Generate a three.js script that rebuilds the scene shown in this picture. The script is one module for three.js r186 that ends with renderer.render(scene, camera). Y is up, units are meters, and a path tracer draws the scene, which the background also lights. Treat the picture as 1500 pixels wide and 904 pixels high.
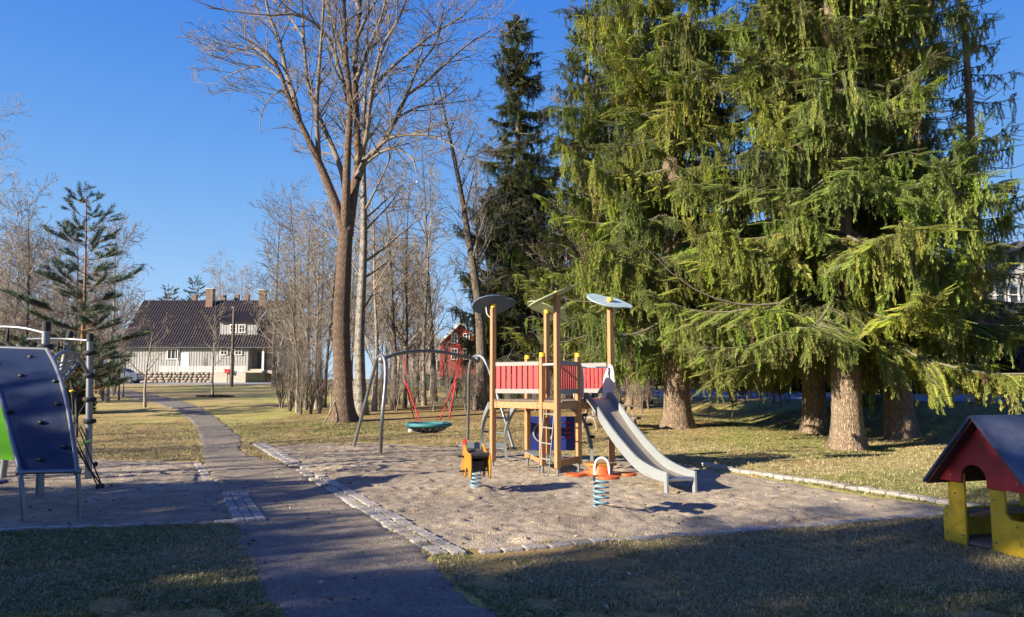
import * as THREE from 'three';
import { mergeGeometries } from 'three/addons/utils/BufferGeometryUtils.js';
import { RoundedBoxGeometry } from 'three/addons/geometries/RoundedBoxGeometry.js';

// ---------------------------------------------------------------- camera, sky, sun, exposure
const EYE = 1.6, F = 1133, PITCH = Math.atan(110 / F);
const scene = new THREE.Scene();
const camera = new THREE.PerspectiveCamera(2 * Math.atan(452 / F) * 180 / Math.PI, 1500 / 904, 0.1, 1500);
camera.position.set(0, EYE, 0);
camera.rotation.x = PITCH;
scene.add(camera);
const EXPOSURE = 2.85;
const renderer = new THREE.WebGLRenderer({ antialias: true });
renderer.toneMapping = THREE.LinearToneMapping;
renderer.toneMappingExposure = EXPOSURE;
renderer.shadowMap.enabled = true;

const SUN_EL = 23 * Math.PI / 180, SUN_K = 0.34;
const sunDir = new THREE.Vector3(-1, 0, SUN_K).normalize().multiplyScalar(Math.cos(SUN_EL)).setY(Math.sin(SUN_EL));
const sun = new THREE.DirectionalLight(new THREE.Color().setRGB(1, 0.87, 0.69), 5);
sun.position.copy(sunDir).multiplyScalar(120);
sun.castShadow = true;
sun.shadow.radius = 1;
sun.shadow.mapSize.set(4096, 4096);
Object.assign(sun.shadow.camera, { left: -70, right: 70, top: 60, bottom: -60, near: 1, far: 320 });
scene.add(sun, sun.target);
sun.target.position.set(0, 0, -25);
{ // clear spring sky: deep blue overhead, paler low down, a mild glow on the sun's side
  const w = 512, h = 256, a = new Float32Array(w * h * 4);
  for (let j = 0; j < h; j++) for (let i = 0; i < w; i++) {
    const el = ((j + 0.5) / h - 0.5) * Math.PI, az = ((i + 0.5) / w - 0.5) * 2 * Math.PI;
    const d = new THREE.Vector3(Math.cos(el) * Math.cos(az), Math.sin(el), Math.cos(el) * Math.sin(az));
    const e = Math.max(0, el) * 180 / Math.PI;
    let c = [0.006 + 0.225 * Math.exp(-e / 10.5), 0.024 + 0.27 * Math.exp(-e / 18.5), 0.17 + 0.185 * Math.exp(-e / 48)];
    const q0 = Math.max(0, d.dot(sunDir)), g = Math.pow(q0, 12) * 0.16 + Math.pow(q0, 3) * 0.055;
    c = c.map((v, q) => v + g * [1, 0.95, 0.85][q]);
    a.set([c[0], c[1], c[2], 1], (j * w + i) * 4);
  }
  const t = new THREE.DataTexture(a, w, h, THREE.RGBAFormat, THREE.FloatType);
  t.mapping = THREE.EquirectangularReflectionMapping; t.magFilter = t.minFilter = THREE.LinearFilter; t.needsUpdate = true;
  scene.background = t; scene.environment = t;
}

// ---------------------------------------------------------------- helpers
function rng(seed) { let a = seed >>> 0; return () => { a = (a + 0x6D2B79F5) | 0; let t = Math.imul(a ^ (a >>> 15), 1 | a); t = (t + Math.imul(t ^ (t >>> 7), 61 | t)) ^ t; return ((t ^ (t >>> 14)) >>> 0) / 4294967296; }; }
const V = (x, y, z) => new THREE.Vector3(x, y, z);
const W = (X, D, h = 0) => new THREE.Vector3(X, h, -D);                 // metres right, metres ahead, height
const clamp = (v, a = 0, b = 1) => Math.min(b, Math.max(a, v));
const sstep = (a, b, v) => { const t = clamp((v - a) / (b - a)); return t * t * (3 - 2 * t); };
const lerp = (a, b, t) => a + (b - a) * t;
const hash2 = (x, y) => { let n = Math.imul(x | 0, 374761393) + Math.imul(y | 0, 668265263); n = Math.imul(n ^ (n >>> 13), 1274126177); return ((n ^ (n >>> 16)) >>> 0) / 4294967296; };
function noise(x, y, wrap) {
  const xi = Math.floor(x), yi = Math.floor(y), xf = x - xi, yf = y - yi, u = xf * xf * (3 - 2 * xf), v = yf * yf * (3 - 2 * yf);
  const m = wrap ? (q) => ((q % wrap) + wrap) % wrap : (q) => q;
  const a = hash2(m(xi), m(yi)), b = hash2(m(xi + 1), m(yi)), c = hash2(m(xi), m(yi + 1)), d = hash2(m(xi + 1), m(yi + 1));
  return lerp(lerp(a, b, u), lerp(c, d, u), v);
}
const fbm = (x, y, o = 4) => { let s = 0, a = 0.5, t = 0; for (let i = 0; i < o; i++) { s += a * noise(x + i * 17.3, y + i * 9.1); t += a; x *= 2.03; y *= 2.03; a *= 0.5; } return s / t; };
const used = {};
function numbered(n) { if (!(n in used)) { used[n] = 0; return n; } used[n]++; return n + '_' + String(used[n]).padStart(3, '0'); }
function tag(o, label, category, group, kind) {
  if (label) o.userData.label = label;
  if (category) o.userData.category = category;
  if (group) o.userData.group = group;
  if (kind) o.userData.kind = kind;
  return o;
}
function shade(o) { o.castShadow = true; o.receiveShadow = true; return o; }
function thing(name, label, category, pos, turn = 0, group) {
  const o = new THREE.Group(); o.name = numbered(name); scene.add(o);
  if (pos) o.position.copy(pos); o.rotation.y = turn;
  return tag(o, label, category, group);
}
function part(name, geo, mat, parent, pos) {
  const g = Array.isArray(geo) ? merge(geo) : geo;
  const m = shade(new THREE.Mesh(g, mat)); m.name = parent && parent !== scene ? name : numbered(name);
  if (pos) m.position.copy(pos);
  (parent || scene).add(m); return m;
}
function merge(list) {
  const l = list.map((g) => { let q = g.index ? g.toNonIndexed() : g; if (!q.attributes.uv) q.setAttribute('uv', new THREE.BufferAttribute(new Float32Array(q.attributes.position.count * 2), 2)); for (const k of Object.keys(q.attributes)) if (!['position', 'normal', 'uv'].includes(k)) q.deleteAttribute(k); return q; });
  return mergeGeometries(l);
}
function dup(o, pos, turn, scale, label, group) {
  const c = o.clone(); c.name = numbered(o.name.replace(/_\d{3}$/, '')); c.userData = { ...o.userData }; scene.add(c);
  c.position.copy(pos); c.rotation.y = turn || 0; if (scale) c.scale.setScalar(scale);
  if (label) c.userData.label = label; if (group) c.userData.group = group;
  return c;
}
const bx = (w, h, d, x = 0, y = 0, z = 0, r = 0) => { const g = r ? new RoundedBoxGeometry(w, h, d, 2, r) : new THREE.BoxGeometry(w, h, d); g.translate(x, y, z); return g; };
function boxBetween(a, b, w, h, r = 0, up = V(0, 1, 0)) {           // a bar from a to b, w across, h high
  const len = a.distanceTo(b), g = r ? new RoundedBoxGeometry(w, h, len, 2, r) : new THREE.BoxGeometry(w, h, len);
  const z = b.clone().sub(a).normalize(), x = up.clone().cross(z).normalize(), y = z.clone().cross(x);
  g.applyMatrix4(new THREE.Matrix4().makeBasis(x, y, z).setPosition(a.clone().add(b).multiplyScalar(0.5)));
  return g;
}
const pipe = (pts, r, seg = 24, sides = 10) => new THREE.TubeGeometry(new THREE.CatmullRomCurve3(pts, false, 'centripetal'), seg, r, sides, false);
const rod = (a, b, r, r2 = r, sides = 10) => { const len = a.distanceTo(b), g = new THREE.CylinderGeometry(r2, r, len, sides); g.applyQuaternion(new THREE.Quaternion().setFromUnitVectors(V(0, 1, 0), b.clone().sub(a).normalize())); const m = a.clone().add(b).multiplyScalar(0.5); g.translate(m.x, m.y, m.z); return g; };
const ball = (p, r, sx = 1, sy = 1, sz = 1) => { const g = new THREE.SphereGeometry(r, 14, 10); g.scale(sx, sy, sz); g.translate(p.x, p.y, p.z); return g; };
function slab(outline, thick, holes = [], bevel = 0.006) {           // outline in x,y; thickness about z = 0
  const s = new THREE.Shape(outline.map((p) => new THREE.Vector2(p[0], p[1])));
  for (const h of holes) s.holes.push(new THREE.Path(h.map((p) => new THREE.Vector2(p[0], p[1]))));
  const g = new THREE.ExtrudeGeometry(s, { depth: thick - 2 * bevel, bevelEnabled: bevel > 0, bevelSize: bevel, bevelThickness: bevel, bevelOffset: -bevel, bevelSegments: 2, curveSegments: 16 });
  g.translate(0, 0, -thick / 2 + bevel); return g;
}
const smooth = (pts, n = 60, closed = true) => new THREE.CatmullRomCurve3(pts.map((p) => V(p[0], p[1], 0)), closed, 'centripetal').getPoints(n).slice(0, closed ? n : n + 1).map((p) => [p.x, p.y]);

class GB { // collects tubes and quads
  constructor() { this.p = []; this.n = []; this.u = []; this.i = []; }
  tube(pts, rad, sides, ref = V(0.31, 0.2, 0.93)) {
    const N = pts.length, base = this.p.length / 3; let len = 0; const t = V(0, 0, 0), x = V(0, 0, 0), y = V(0, 0, 0);
    for (let k = 0; k < N; k++) {
      t.subVectors(pts[Math.min(N - 1, k + 1)], pts[Math.max(0, k - 1)]).normalize();
      if (k) len += pts[k].distanceTo(pts[k - 1]);
      x.copy(Math.abs(t.dot(ref)) > 0.97 ? V(1, 0, 0) : ref).cross(t).normalize(); y.crossVectors(t, x);
      for (let s = 0; s <= sides; s++) {
        const a = s / sides * 2 * Math.PI, c = Math.cos(a), q = Math.sin(a), r = typeof rad === 'function' ? rad(k / (N - 1), a) : rad[k];
        const nx = x.x * c + y.x * q, ny = x.y * c + y.y * q, nz = x.z * c + y.z * q;
        this.p.push(pts[k].x + nx * r, pts[k].y + ny * r, pts[k].z + nz * r); this.n.push(nx, ny, nz);
        this.u.push(s / sides * Math.max(1, Math.round((Array.isArray(rad) ? rad[0] : rad(0, 0)) * 6.28 / 0.6)), len / 0.6);
        if (k && s) { const b = base + k * (sides + 1) + s; this.i.push(b - sides - 2, b - sides - 1, b, b - sides - 2, b, b - 1); }
      }
    }
  }
  tri(a, b, c) { const k = this.p.length / 3, n = b.clone().sub(a).cross(c.clone().sub(a)).normalize(); for (const q of [a, b, c]) { this.p.push(q.x, q.y, q.z); this.n.push(n.x, n.y, n.z); this.u.push(q.x, q.y); } this.i.push(k, k + 1, k + 2); }
  quad(a, b, c, d) { this.tri(a, b, c); this.tri(a, c, d); }
  get tris() { return this.i.length / 3; }
  geo() {
    const g = new THREE.BufferGeometry();
    g.setAttribute('position', new THREE.Float32BufferAttribute(this.p, 3)); g.setAttribute('normal', new THREE.Float32BufferAttribute(this.n, 3)); g.setAttribute('uv', new THREE.Float32BufferAttribute(this.u, 2));
    g.setIndex(this.i); return g;
  }
}

// ---------------------------------------------------------------- textures and materials
function tex(size, fn, srgb = true, repeat = 1) {
  const a = new Uint8Array(size * size * 4);
  for (let j = 0; j < size; j++) for (let i = 0; i < size; i++) { const c = fn(i / size, j / size, i, j), k = (j * size + i) * 4; a[k] = clamp(c[0], 0, 255); a[k + 1] = clamp(c[1], 0, 255); a[k + 2] = clamp(c[2], 0, 255); a[k + 3] = 255; }
  const t = new THREE.DataTexture(a, size, size); t.wrapS = t.wrapT = THREE.RepeatWrapping; t.magFilter = THREE.LinearFilter; t.minFilter = THREE.LinearMipmapLinearFilter; t.generateMipmaps = true;
  if (srgb) t.colorSpace = THREE.SRGBColorSpace; t.repeat.set(repeat, repeat); t.needsUpdate = true; return t;
}
const grids = {};                                                     // tiling noise, its lattice kept per frequency
function wn(u, v, f) {
  let g = grids[f]; if (!g) { g = grids[f] = new Float32Array(f * f); for (let j = 0; j < f; j++) for (let i = 0; i < f; i++) g[j * f + i] = hash2(i, j); }
  const x = u * f, y = v * f, xi = Math.floor(x), yi = Math.floor(y), xf = x - xi, yf = y - yi, a = xf * xf * (3 - 2 * xf), b = yf * yf * (3 - 2 * yf), x0 = xi % f, x1 = (xi + 1) % f, r0 = (yi % f) * f, r1 = ((yi + 1) % f) * f;
  const p = g[r0 + x0], q = g[r0 + x1], s = g[r1 + x0], t = g[r1 + x1], m = p + (q - p) * a; return m + (s + (t - s) * a - m) * b;
}
const wf = (u, v, f, o = 4) => { let s = 0, a = 0.5, t = 0; for (let i = 0; i < o; i++) { s += a * wn(u, v, f); t += a; f *= 2; a *= 0.55; } return s / t; };
const mix3 = (a, b, t) => [lerp(a[0], b[0], t), lerp(a[1], b[1], t), lerp(a[2], b[2], t)];
const grey = (v) => [v, v, v];
const std = (o) => new THREE.MeshStandardMaterial({ roughness: 0.8, ...o });
const lin = (r, g, b) => new THREE.Color().setRGB(r, g, b);
const M = {};
{
  const rnd = rng(5);
  // dry winter lawn: short strokes of straw, green and brown
  const S = 1024, stroke = new Float32Array(S * S * 3), hgt = new Float32Array(S * S);
  for (let k = 0; k < S * S; k++) { const u = (k % S) / S, v = Math.floor(k / S) / S, f = wf(u, v, 12, 5); const c = mix3([116, 100, 70], [170, 154, 98], f); stroke.set(c, k * 3); hgt[k] = 60 + 60 * f; }
  for (let q = 0; q < 52000; q++) {
    let x = rnd() * S, y = rnd() * S; const a = rnd() * 6.28, L = 6 + rnd() * 16, p = wf(x / S, y / S, 8, 3), gr = rnd() < 0.2 + 0.5 * p;
    const b = 0.75 + rnd() * 0.5, c = (gr ? [126, 132, 62] : rnd() < 0.75 ? [222, 200, 142] : [118, 94, 66]).map((z) => z * b);
    for (let s = 0; s < L; s++) { const k = (((y | 0) + S) % S) * S + (((x | 0) + S) % S); stroke.set(c, k * 3); hgt[k] = 110 + 120 * rnd(); x += Math.cos(a); y += Math.sin(a); }
  }
  const at = (arr, i, j, n) => arr.subarray((j * S + i) * n, (j * S + i) * n + n);
  M.grassMap = tex(S, (u, v, i, j) => at(stroke, i, j, 3)); const gb = tex(S, (u, v, i, j) => grey(at(hgt, i, j, 1)[0]), false);
  M.lawn = std({ map: M.grassMap, bumpMap: gb, bumpScale: 0.02, roughness: 1, vertexColors: true });
  // sand with scattered grit
  const sand = tex(1024, (u, v) => { const f = wf(u, v, 10, 6), g = wn(u, v, 512), h = wn(u, v, 256); let c = mix3([118, 108, 92], [192, 181, 160], f * 0.7 + g * 0.4); if (h > 0.84) c = mix3(c, [84, 70, 56], 0.75); if (g > 0.92) c = [224, 216, 200]; return c; });
  const sandB = tex(1024, (u, v) => grey(255 * (0.6 * wf(u, v, 24, 5) + 0.4 * wn(u, v, 256))), false);
  M.sand = std({ map: sand, bumpMap: sandB, bumpScale: 0.032, roughness: 1, vertexColors: true });
  const gravel = tex(1024, (u, v) => { const f = wf(u, v, 16, 5), g = wn(u, v, 300), h = wn(u, v, 170); let c = mix3([76, 73, 68], [148, 142, 129], f * 0.6 + g * 0.5); if (h > 0.8) c = mix3(c, [62, 58, 54], 0.75); if (g > 0.9) c = mix3(c, [205, 200, 192], 0.7); return c; });
  M.gravel = std({ map: gravel, bumpMap: sandB, bumpScale: 0.02, roughness: 1, vertexColors: true });
  M.asphalt = std({ map: tex(512, (u, v) => grey(118 + 30 * wf(u, v, 12, 5) + 34 * (wn(u, v, 256) - 0.5))), roughness: 0.9 });
  const stone = tex(512, (u, v) => mix3([132, 128, 123], [200, 195, 187], wf(u, v, 10, 6)).map((c) => c * (wn(u, v, 128) > 0.85 ? 0.8 : 1)));
  const stoneB = tex(512, (u, v) => grey(255 * wf(u, v, 14, 5)), false);
  M.setts = [[1, 0.98, 0.95], [0.8, 0.79, 0.78], [1.1, 1.07, 1.02], [0.9, 0.86, 0.8]].map((c) => std({ map: stone, bumpMap: stoneB, bumpScale: 0.02, color: lin(...c), roughness: 0.95 }));
  M.stone = std({ map: stone, bumpMap: stoneB, bumpScale: 0.03, color: lin(0.75, 0.72, 0.68), roughness: 0.95 });
  // barks
  const wn2 = (u, v, fx, fy) => { const x = u * fx, y = v * fy, xi = Math.floor(x), yi = Math.floor(y), a = x - xi, b = y - yi, s = a * a * (3 - 2 * a), t = b * b * (3 - 2 * b), h = (i, j) => hash2(((i % fx) + fx) % fx + 300, ((j % fy) + fy) % fy + 70); return lerp(lerp(h(xi, yi), h(xi + 1, yi), s), lerp(h(xi, yi + 1), h(xi + 1, yi + 1), s), t); };
  const bark = (a, b, fx, fy) => { const fn = (u, v) => { const w = wf(u, v, 5, 3) * 0.12; return clamp(1.3 * Math.abs(wn2(u + w, v, fx, fy) - 0.5) + 0.75 * wn2(u + 0.4 * w, v, fx * 2, fy * 3) * wf(u, v, 16, 4)); }; return { map: tex(512, (u, v) => mix3(a, b, fn(u, v)).map((c) => c * (0.75 + 0.5 * wf(u, v, 20, 4)))), bumpMap: tex(512, (u, v) => grey(255 * fn(u, v)), false), bumpScale: 0.04, roughness: 1 }; };
  M.barkSpruce = std(bark([96, 82, 68], [172, 152, 128], 16, 6));
  M.barkMaple = std(bark([70, 58, 49], [150, 127, 106], 18, 5));
  M.barkGrey = std(bark([74, 67, 60], [144, 132, 116], 14, 4));
  M.barkBirch = std({ map: tex(512, (u, v) => { const d = noise(u * 6, v * 60, 6) * wf(u, v, 5, 3); return d > 0.27 ? [40, 37, 34] : mix3([96, 90, 82], [172, 166, 156], wf(u, v, 8, 4)); }), roughness: 0.9 });
  M.twigGrey = std({ color: lin(0.16, 0.135, 0.11), roughness: 1 });
  M.twigBrown = std({ color: lin(0.18, 0.15, 0.12), roughness: 1 });
  M.twigPale = std({ color: lin(0.24, 0.208, 0.165), roughness: 1 });
  M.twigPine = std({ color: lin(0.22, 0.12, 0.06), roughness: 1 });
  M.needleSpruce = std({ color: lin(1, 1, 1), roughness: 0.75, side: THREE.DoubleSide });
  M.needlePine = std({ color: lin(1, 1, 1), roughness: 0.8, side: THREE.DoubleSide });
  M.blade = std({ color: lin(1, 1, 1), roughness: 0.9, side: THREE.DoubleSide });
  // timber, paint, metal
  const wood = tex(512, (u, v) => { const r = Math.sin((u * 10 + wf(u, v, 4, 3) * 3) * 6.28) * 0.5 + 0.5; return mix3([138, 94, 58], [184, 138, 92], 0.6 * r + 0.4 * wn(u, v, 128)); });
  M.wood = std({ map: wood, roughness: 0.65, bumpMap: wood, bumpScale: 0.002 });
  const wear = new Float32Array(65536), chip = new Uint8Array(65536); for (let k = 0; k < 65536; k++) { const u = (k % 256) / 256, v = (k >> 8) / 256; wear[k] = wf(u, v, 6, 5); chip[k] = wn(u, v, 96) > 0.93 || wn(u, v, 40) * wear[k] > 0.55 ? 1 : 0; }
  const worn = (c, s = 0.12) => tex(256, (u, v, i, j) => { const k = j * 256 + i, f = (1 - s + 2 * s * wear[k]) * (chip[k] ? 0.84 : 1); return [c[0] * f, c[1] * f, c[2] * f]; });
  M.red = std({ map: worn([172, 30, 36]), roughness: 0.5 });
  M.redHouse = std({ map: worn([160, 38, 45], 0.18), roughness: 0.6 });
  M.yellow = std({ map: worn([200, 168, 36], 0.2), roughness: 0.6 });
  M.yellowCap = std({ color: '#e3b21c', roughness: 0.4 });
  M.yellowRider = std({ map: worn([160, 110, 30]), roughness: 0.45 });
  M.orange = std({ map: worn([196, 92, 38]), roughness: 0.5 });
  M.rail = std({ map: worn([122, 123, 120], 0.1), roughness: 0.6 });
  M.white = std({ color: '#c8c8c4', roughness: 0.5 });
  M.steel = std({ map: worn([170, 170, 168], 0.07), metalness: 0.85, roughness: 0.36 });
  M.galv = std({ map: worn([122, 126, 130], 0.12), metalness: 0.6, roughness: 0.42 });
  M.chute = std({ map: worn([150, 142, 128], 0.08), metalness: 0.5, roughness: 0.48 });
  M.slideSide = std({ map: worn([124, 130, 132], 0.08), roughness: 0.6 });
  M.black = std({ color: lin(0.012, 0.012, 0.014), roughness: 0.5 });
  M.rubber = std({ color: lin(0.025, 0.025, 0.026), roughness: 0.85 });
  M.panelBlue = std({ map: worn([24, 40, 64], 0.16), roughness: 0.55 });
  M.playBlue = std({ color: '#16266e', roughness: 0.45 });
  M.leafSlate = std({ map: worn([70, 92, 112], 0.08), roughness: 0.6 });
  M.leafGreen = std({ map: worn([140, 156, 120], 0.08), roughness: 0.6 });
  M.leafPale = std({ map: worn([156, 176, 178], 0.08), roughness: 0.6 });
  M.archGrey = std({ map: worn([110, 118, 120], 0.1), roughness: 0.7 });
  M.springBlue = std({ color: '#6d93a8', roughness: 0.4 });
  M.lime = std({ color: '#6cc02a', roughness: 0.45 });
  M.rope = std({ color: '#c8202c', roughness: 0.8 });
  M.teal = std({ color: '#2e6e70', roughness: 0.7 });
  M.roofTar = std({ map: tex(512, (u, v) => { const g = wn(u, v, 256), f = wf(u, v, 8, 5); return mix3([52, 58, 76], [104, 112, 130], f * 0.8 + (g > 0.8 ? 0.35 : 0)); }), bumpMap: stoneB, bumpScale: 0.004, roughness: 0.75 });
  M.oldPlank = std({ map: tex(256, (u, v) => mix3([96, 86, 76], [150, 138, 124], noise(u * 40, v * 4, 4) * 0.6 + 0.4 * wf(u, v, 8, 4))), roughness: 0.9 });
  M.houseWhite = std({ map: worn([150, 151, 150], 0.06), roughness: 0.7 });
  M.houseGrey = std({ map: worn([150, 144, 136], 0.06), roughness: 0.8 });
  M.houseRed = std({ map: worn([150, 44, 34], 0.08), roughness: 0.8 });
  M.tile = std({ map: worn([60, 54, 52], 0.25), roughness: 0.55 });
  M.tileRed = std({ map: worn([150, 84, 60], 0.15), roughness: 0.8 });
  M.brick = std({ map: worn([118, 98, 84], 0.15), roughness: 0.9 });
  M.concrete = std({ map: worn([170, 164, 154], 0.1), roughness: 0.9 });
  M.glass = std({ color: lin(0.03, 0.035, 0.04), roughness: 0.08, metalness: 0 });
  M.darkDoor = std({ color: lin(0.06, 0.07, 0.075), roughness: 0.6 });
  M.pole = std({ color: lin(0.1, 0.075, 0.055), roughness: 0.9 });
  M.binBlack = std({ color: lin(0.02, 0.022, 0.024), roughness: 0.5 });
  M.binGreen = std({ color: lin(0.02, 0.045, 0.035), roughness: 0.5 });
  M.paper = std({ color: lin(0.75, 0.74, 0.72), roughness: 0.9 });
  M.mulch = std({ color: lin(0.07, 0.045, 0.03), roughness: 1 });
  M.carPaint = new THREE.MeshPhysicalMaterial({ color: lin(0.08, 0.11, 0.16), roughness: 0.35, clearcoat: 1 });
}
// ---------------------------------------------------------------- terrain
const roadPts = [[-110, 80, 1.7], [-60, 77, 1.65], [-36, 75, 1.6], [-19.6, 74, 1.6], [-6, 66, 1.56], [3, 52, 1.38], [8.8, 40, 1.1], [12.8, 33, 1.06], [17.3, 28, 1.08], [26, 21.5, 1.12], [45, 11, 1.2], [80, -8, 1.2]];
const roadCurve = new THREE.CatmullRomCurve3(roadPts.map(([x, d, h]) => V(x, h, d)), false, 'centripetal');
const roadS = roadCurve.getSpacedPoints(260);
const roadT = roadS.map((p, i) => roadS[Math.min(260, i + 1)].clone().sub(roadS[Math.max(0, i - 1)]).setY(0).normalize());
const ROAD_HALF = 2.7;
function roadAt(X, D) {
  let b = 1e9, k = 0, c = 0; const look = (i) => { const dx = X - roadS[i].x, dz = D - roadS[i].z, q = dx * dx + dz * dz; if (q < b) { b = q; k = i; } }; for (let i = 0; i <= 260; i += 10) look(i); c = k; for (let i = Math.max(0, c - 9); i <= Math.min(260, c + 9); i++) look(i);
  const s = roadS[k], t = roadT[k]; return { sd: (X - s.x) * t.z - (D - s.z) * t.x, h: s.y, k };   // sd > 0 on the playground's side
}
const roadD = (X) => { for (let i = 1; i <= 260; i++) if (roadS[i].x >= X) return lerp(roadS[i - 1].z, roadS[i].z, (X - roadS[i - 1].x) / (roadS[i].x - roadS[i - 1].x)); return -8; };
// the playground's own axes: u runs along the path, n across it
const O = [-1.52, 5.3], U = [-0.414, 0.910], N = [0.910, 0.414];
const tn = (t, n) => [O[0] + U[0] * t + N[0] * n, O[1] + U[1] * t + N[1] * n];
const toTN = (X, D) => [(X - O[0]) * U[0] + (D - O[1]) * U[1], (X - O[0]) * N[0] + (D - O[1]) * N[1]];
const sandPolys = [
  [[-0.62, 7.72], [2.18, 8.55], [5.6, 9.85], [5.95, 10.25], [5.12, 11.85], [4.13, 14.2], [3.75, 15.2], [3.1, 16.6], [1.6, 17.6], [0, 18.9], [-1.6, 20.4], [-3.6, 21.4], [-6.4, 21.0], [-7.2, 21.2]],
  [[-2.85, 9.3], [-5.6, 8.55], [-9, 7.7], [-13, 7], [-15, 9], [-14, 17.4], [-9.5, 16.9], [-6.55, 16.4]],
];
function polySD(poly, x, y) { // positive inside
  let d = 1e9, inside = false;
  for (let i = 0, j = poly.length - 1; i < poly.length; j = i++) {
    const [ax, ay] = poly[i], [bx_, by] = poly[j], ex = bx_ - ax, ey = by - ay, t = clamp(((x - ax) * ex + (y - ay) * ey) / (ex * ex + ey * ey)), qx = x - ax - ex * t, qy = y - ay - ey * t;
    d = Math.min(d, qx * qx + qy * qy); if ((ay > y) !== (by > y) && x < ex * (y - ay) / ey + ax) inside = !inside;
  }
  return (inside ? 1 : -1) * Math.sqrt(d);
}
const sandSD = (X, D) => (X < -16 || X > 8 || D < 5 || D > 24) ? -9 : Math.max(polySD(sandPolys[0], X, D), polySD(sandPolys[1], X, D));
function baseH(X, D) {
  const r = roadAt(X, D), fade = 1 - sstep(5, 11, X);
  const rd = roadD(X) - ROAD_HALF, ramp = 1.42 * clamp((D - 21) / Math.max(10, rd - 21)) * fade * (D > 21 ? 1 : 0);
  if (r.sd > ROAD_HALF) { const bank = (r.h - 0.09) * (1 - sstep(0.2, 6.2, r.sd - ROAD_HALF)); return Math.max(bank, Math.min(ramp, r.h)) - 0.012; }
  if (r.sd > -ROAD_HALF) return r.h - r.sd * 0.034 - 0.012;
  return r.h + 0.09 - 0.012 + 0.012 * Math.min(60, -r.sd - ROAD_HALF) * (1 - sstep(14, 24, X));
}
const bumps = (X, D) => 0.05 * (fbm(X * 0.35, D * 0.35, 3) - 0.5) + 0.018 * (noise(X * 2.3, D * 2.3) - 0.5);
let pathLeft = null, pathRight = null, pathPoly = null;
const H = (X, D) => { const r = baseH(X, D), rd = Math.abs(roadAt(X, D).sd); return r + bumps(X, D) * sstep(ROAD_HALF, ROAD_HALF + 1.5, rd) * sstep(0.0, 0.5, -sandSD(X, D) + 0.4); };
// pixel of the photograph -> point on the ground it shows
function ray(px, py) { return V((px - 750) / F, (452 - py) / F, -1).applyAxisAngle(V(1, 0, 0), PITCH); }
function gnd(px, py) { const d = ray(px, py); let a = 3; for (let s = 3; s < 200; s += 0.1) { const y = EYE + d.y * s / -d.z, X = d.x * s / -d.z; if (y <= baseH(X, s)) { a = s; break; } a = s; } return [d.x * a / -d.z, a]; }
function at(px, py, D) { const d = ray(px, py), s = D / -d.z; return V(d.x * s, EYE + d.y * s, -D); }
const onGround = (X, D) => W(X, D, H(X, D));
// path edges: straight past the playground, then winding off to the road
const rowsPx = [[662, 297, 357], [640, 292, 352], [622, 283, 330], [607, 268, 310], [596, 246, 291], [587, 212, 262], [579, 170, 228], [572, 120, 190]];
{
  const L = [], R = [];
  for (let t = -9; t <= 10; t += 1) { L.push(tn(t, 0.03)); R.push(tn(t, t < 1.5 ? 1.4 : 1.62)); }
  for (const [y, a, b] of rowsPx) { L.push(gnd(a, y)); R.push(gnd(b, y)); }
  const f = (P) => new THREE.CatmullRomCurve3(P.map(([x, d]) => V(x, 0, d)), false, 'centripetal').getSpacedPoints(160);
  pathLeft = f(L); pathRight = f(R);
  pathPoly = [...pathLeft.filter((_, i) => i % 4 === 0).map((p) => [p.x, p.z]), ...pathRight.filter((_, i) => i % 4 === 0).map((p) => [p.x, p.z]).reverse()];
}
const pathSD = (X, D) => polySD(pathPoly, X, D);
function sheet(name, xs, ds, hf, cf, mat, uvs) {
  const p = [], u = [], c = [], ix = [], nx = xs.length;
  for (let j = 0; j < ds.length; j++) for (let i = 0; i < nx; i++) {
    const X = xs[i], D = ds[j]; p.push(X, hf(X, D), -D); u.push(X / uvs, D / uvs); const q = cf(X, D); c.push(q[0], q[1], q[2]);
    if (i && j) { const b = j * nx + i; ix.push(b - nx - 1, b - nx, b, b - nx - 1, b, b - 1); }
  }
  const g = new THREE.BufferGeometry(); g.setAttribute('position', new THREE.Float32BufferAttribute(p, 3)); g.setAttribute('uv', new THREE.Float32BufferAttribute(u, 2)); g.setAttribute('color', new THREE.Float32BufferAttribute(c, 3)); g.setIndex(ix); g.computeVertexNormals();
  return part(name, g, mat, scene);
}
function steps(list) { const o = []; for (const [a, b, s] of list) for (let v = a; v < b - 1e-6; v += s) o.push(v); return o; }
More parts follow.
